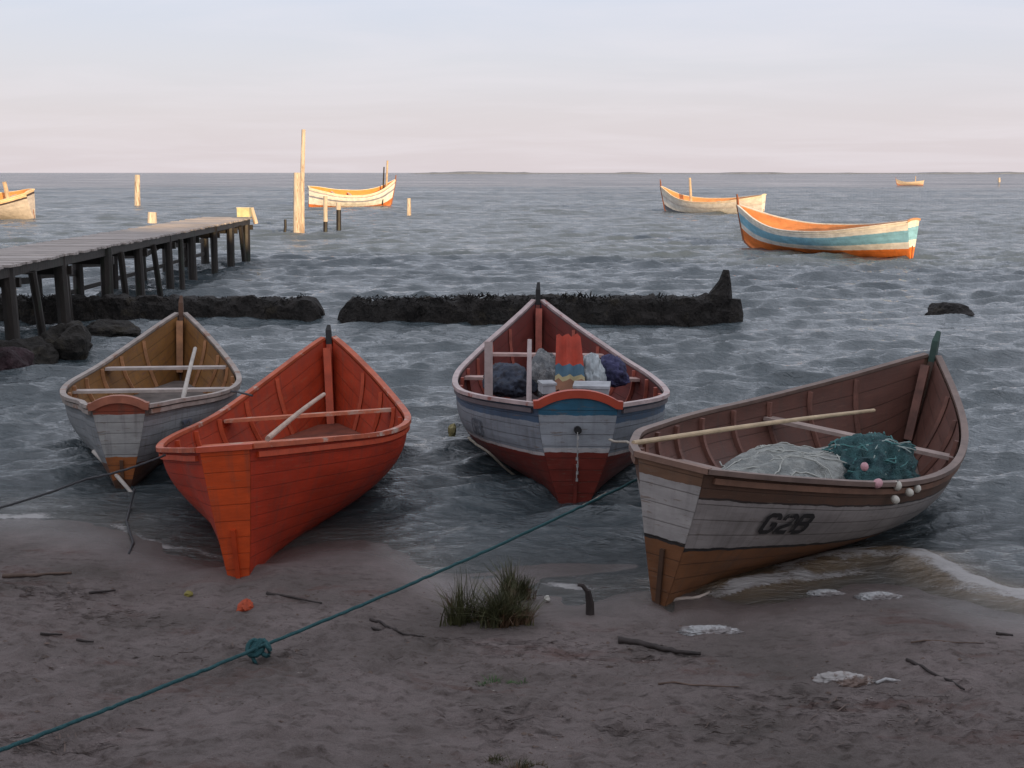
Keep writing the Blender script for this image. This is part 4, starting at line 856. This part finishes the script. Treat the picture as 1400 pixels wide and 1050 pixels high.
bag(1200, 817, .12, .045, .028, 'white plastic scrap at the water edge, the right one of two', 5)
bag(1128, 812, .10, .035, .022, 'greyish plastic scrap at the water edge, the left one of two', 7)
bag(1150, 934, .135, .05, .045, 'white topped brown lump half buried in the sand at right', 9, mat('brown_white_lump', (.36, .34, .33), .6, .3, 9, .4, col2=(.10, .05, .03), thr=.5), 'litter', 'litter')
o = MB().tube([gz(1200, 938) - gz(1200, 938) + Vector((0, 0, .01)), Vector((.06, .03, .02)), Vector((.13, .01, .015)), Vector((.17, -.04, .01)), Vector((.13, -.09, .01))], .009, 7, .007, .2).build('plastic_strap', PLAS, None, True)
o.location = gz(1198, 936); tag(o, 'curled white plastic strap beside the brown and white lump', 'strap')
# weed wrack, crumbs and shell bits: uncountable
V = []; Fc = []; VW = []; FW = []
def crumb(V, Fc, p, s_, fl_=1):
    n0 = len(V); a = random.uniform(0, 3); c_, s2 = math.cos(a), math.sin(a)
    for dx_, dy_, dz_ in ((1, 0, 0), (-.5, .7, 0), (-.6, -.6, 0), (.1, .1, .6 * fl_)):
        dx_ += random.uniform(-.3, .3); dy_ += random.uniform(-.3, .3); V.append((p.x + s_ * (dx_ * c_ - dy_ * s2) * 1.4, p.y + s_ * (dx_ * s2 + dy_ * c_) * .8, p.z + s_ * dz_ + .001))
    Fc += [(n0, n0 + 1, n0 + 3), (n0 + 1, n0 + 2, n0 + 3), (n0 + 2, n0, n0 + 3)]
k_ = 0
while k_ < 1700:
    px, py = random.uniform(-120, 1520), random.uniform(775, 1120); p = at(px, py, .15)
    dd = float(shore(p.x)) - p.y
    if dd < .35: continue
    dn = 1.6 * float(fbm(p.x * 2.0, p.y * 4, 3, 33)) + .2 * min(dd - 1, 1)
    if dn < random.uniform(-.1, .5): continue
    p.z = float(terr(p.x, p.y)); k_ += 1
    if random.random() < .93: crumb(V, Fc, p, random.uniform(.003, .010) * (2 if random.random() < .1 else 1))
    else: crumb(VW, FW, p, random.uniform(.003, .008), .5)
for cx, cy, rx_, ry_, n_k in [(50, 806, 75, 12, 260), (150, 835, 60, 8, 120), (880, 884, 60, 8, 120), (1130, 955, 110, 14, 260), (690, 985, 60, 20, 200), (1250, 1000, 150, 18, 240), (60, 1040, 80, 12, 200), (960, 1000, 130, 20, 240), (300, 900, 120, 10, 120), (690, 868, 90, 9, 200)]:
    for _ in range(n_k // 2):
        p = at(random.gauss(cx, rx_ * .8), random.gauss(cy, ry_ * .9), .15); p.z = float(terr(p.x, p.y)) + random.uniform(0, .008)
        a = random.gauss(0, .5); l_ = random.uniform(.01, .05); w2 = random.uniform(.0015, .005); n0 = len(V); c_, s2 = math.cos(a), math.sin(a)
        for s_ in (-1, 0, 1):
            bx_ = p.x + c_ * l_ * s_; by = p.y + s2 * l_ * s_ + (.012 * (1 - s_ * s_)) * random.uniform(-1, 1)
            zq = max(float(terr(bx_, by)) + .003, p.z) + .006 * (1 - s_ * s_); V += [(bx_ - s2 * w2, by + c_ * w2, zq), (bx_ + s2 * w2, by - c_ * w2, zq + .004)]
        Fc += [(n0, n0 + 1, n0 + 3, n0 + 2), (n0 + 2, n0 + 3, n0 + 5, n0 + 4)]
tag(mk('weed_scraps', V, Fc, mat('dark_weed', (.115, .082, .068), .8, .5, 3, 0), None), 'dark scraps of weed scattered over the sand', 'weed', None, 'stuff')
tag(mk('shell_bits', VW, FW, mat('pale_shell', (.34, .30, .27), .7, .3, 3, 0), None), 'tiny pale shell bits scattered over the sand', 'shells', None, 'stuff')
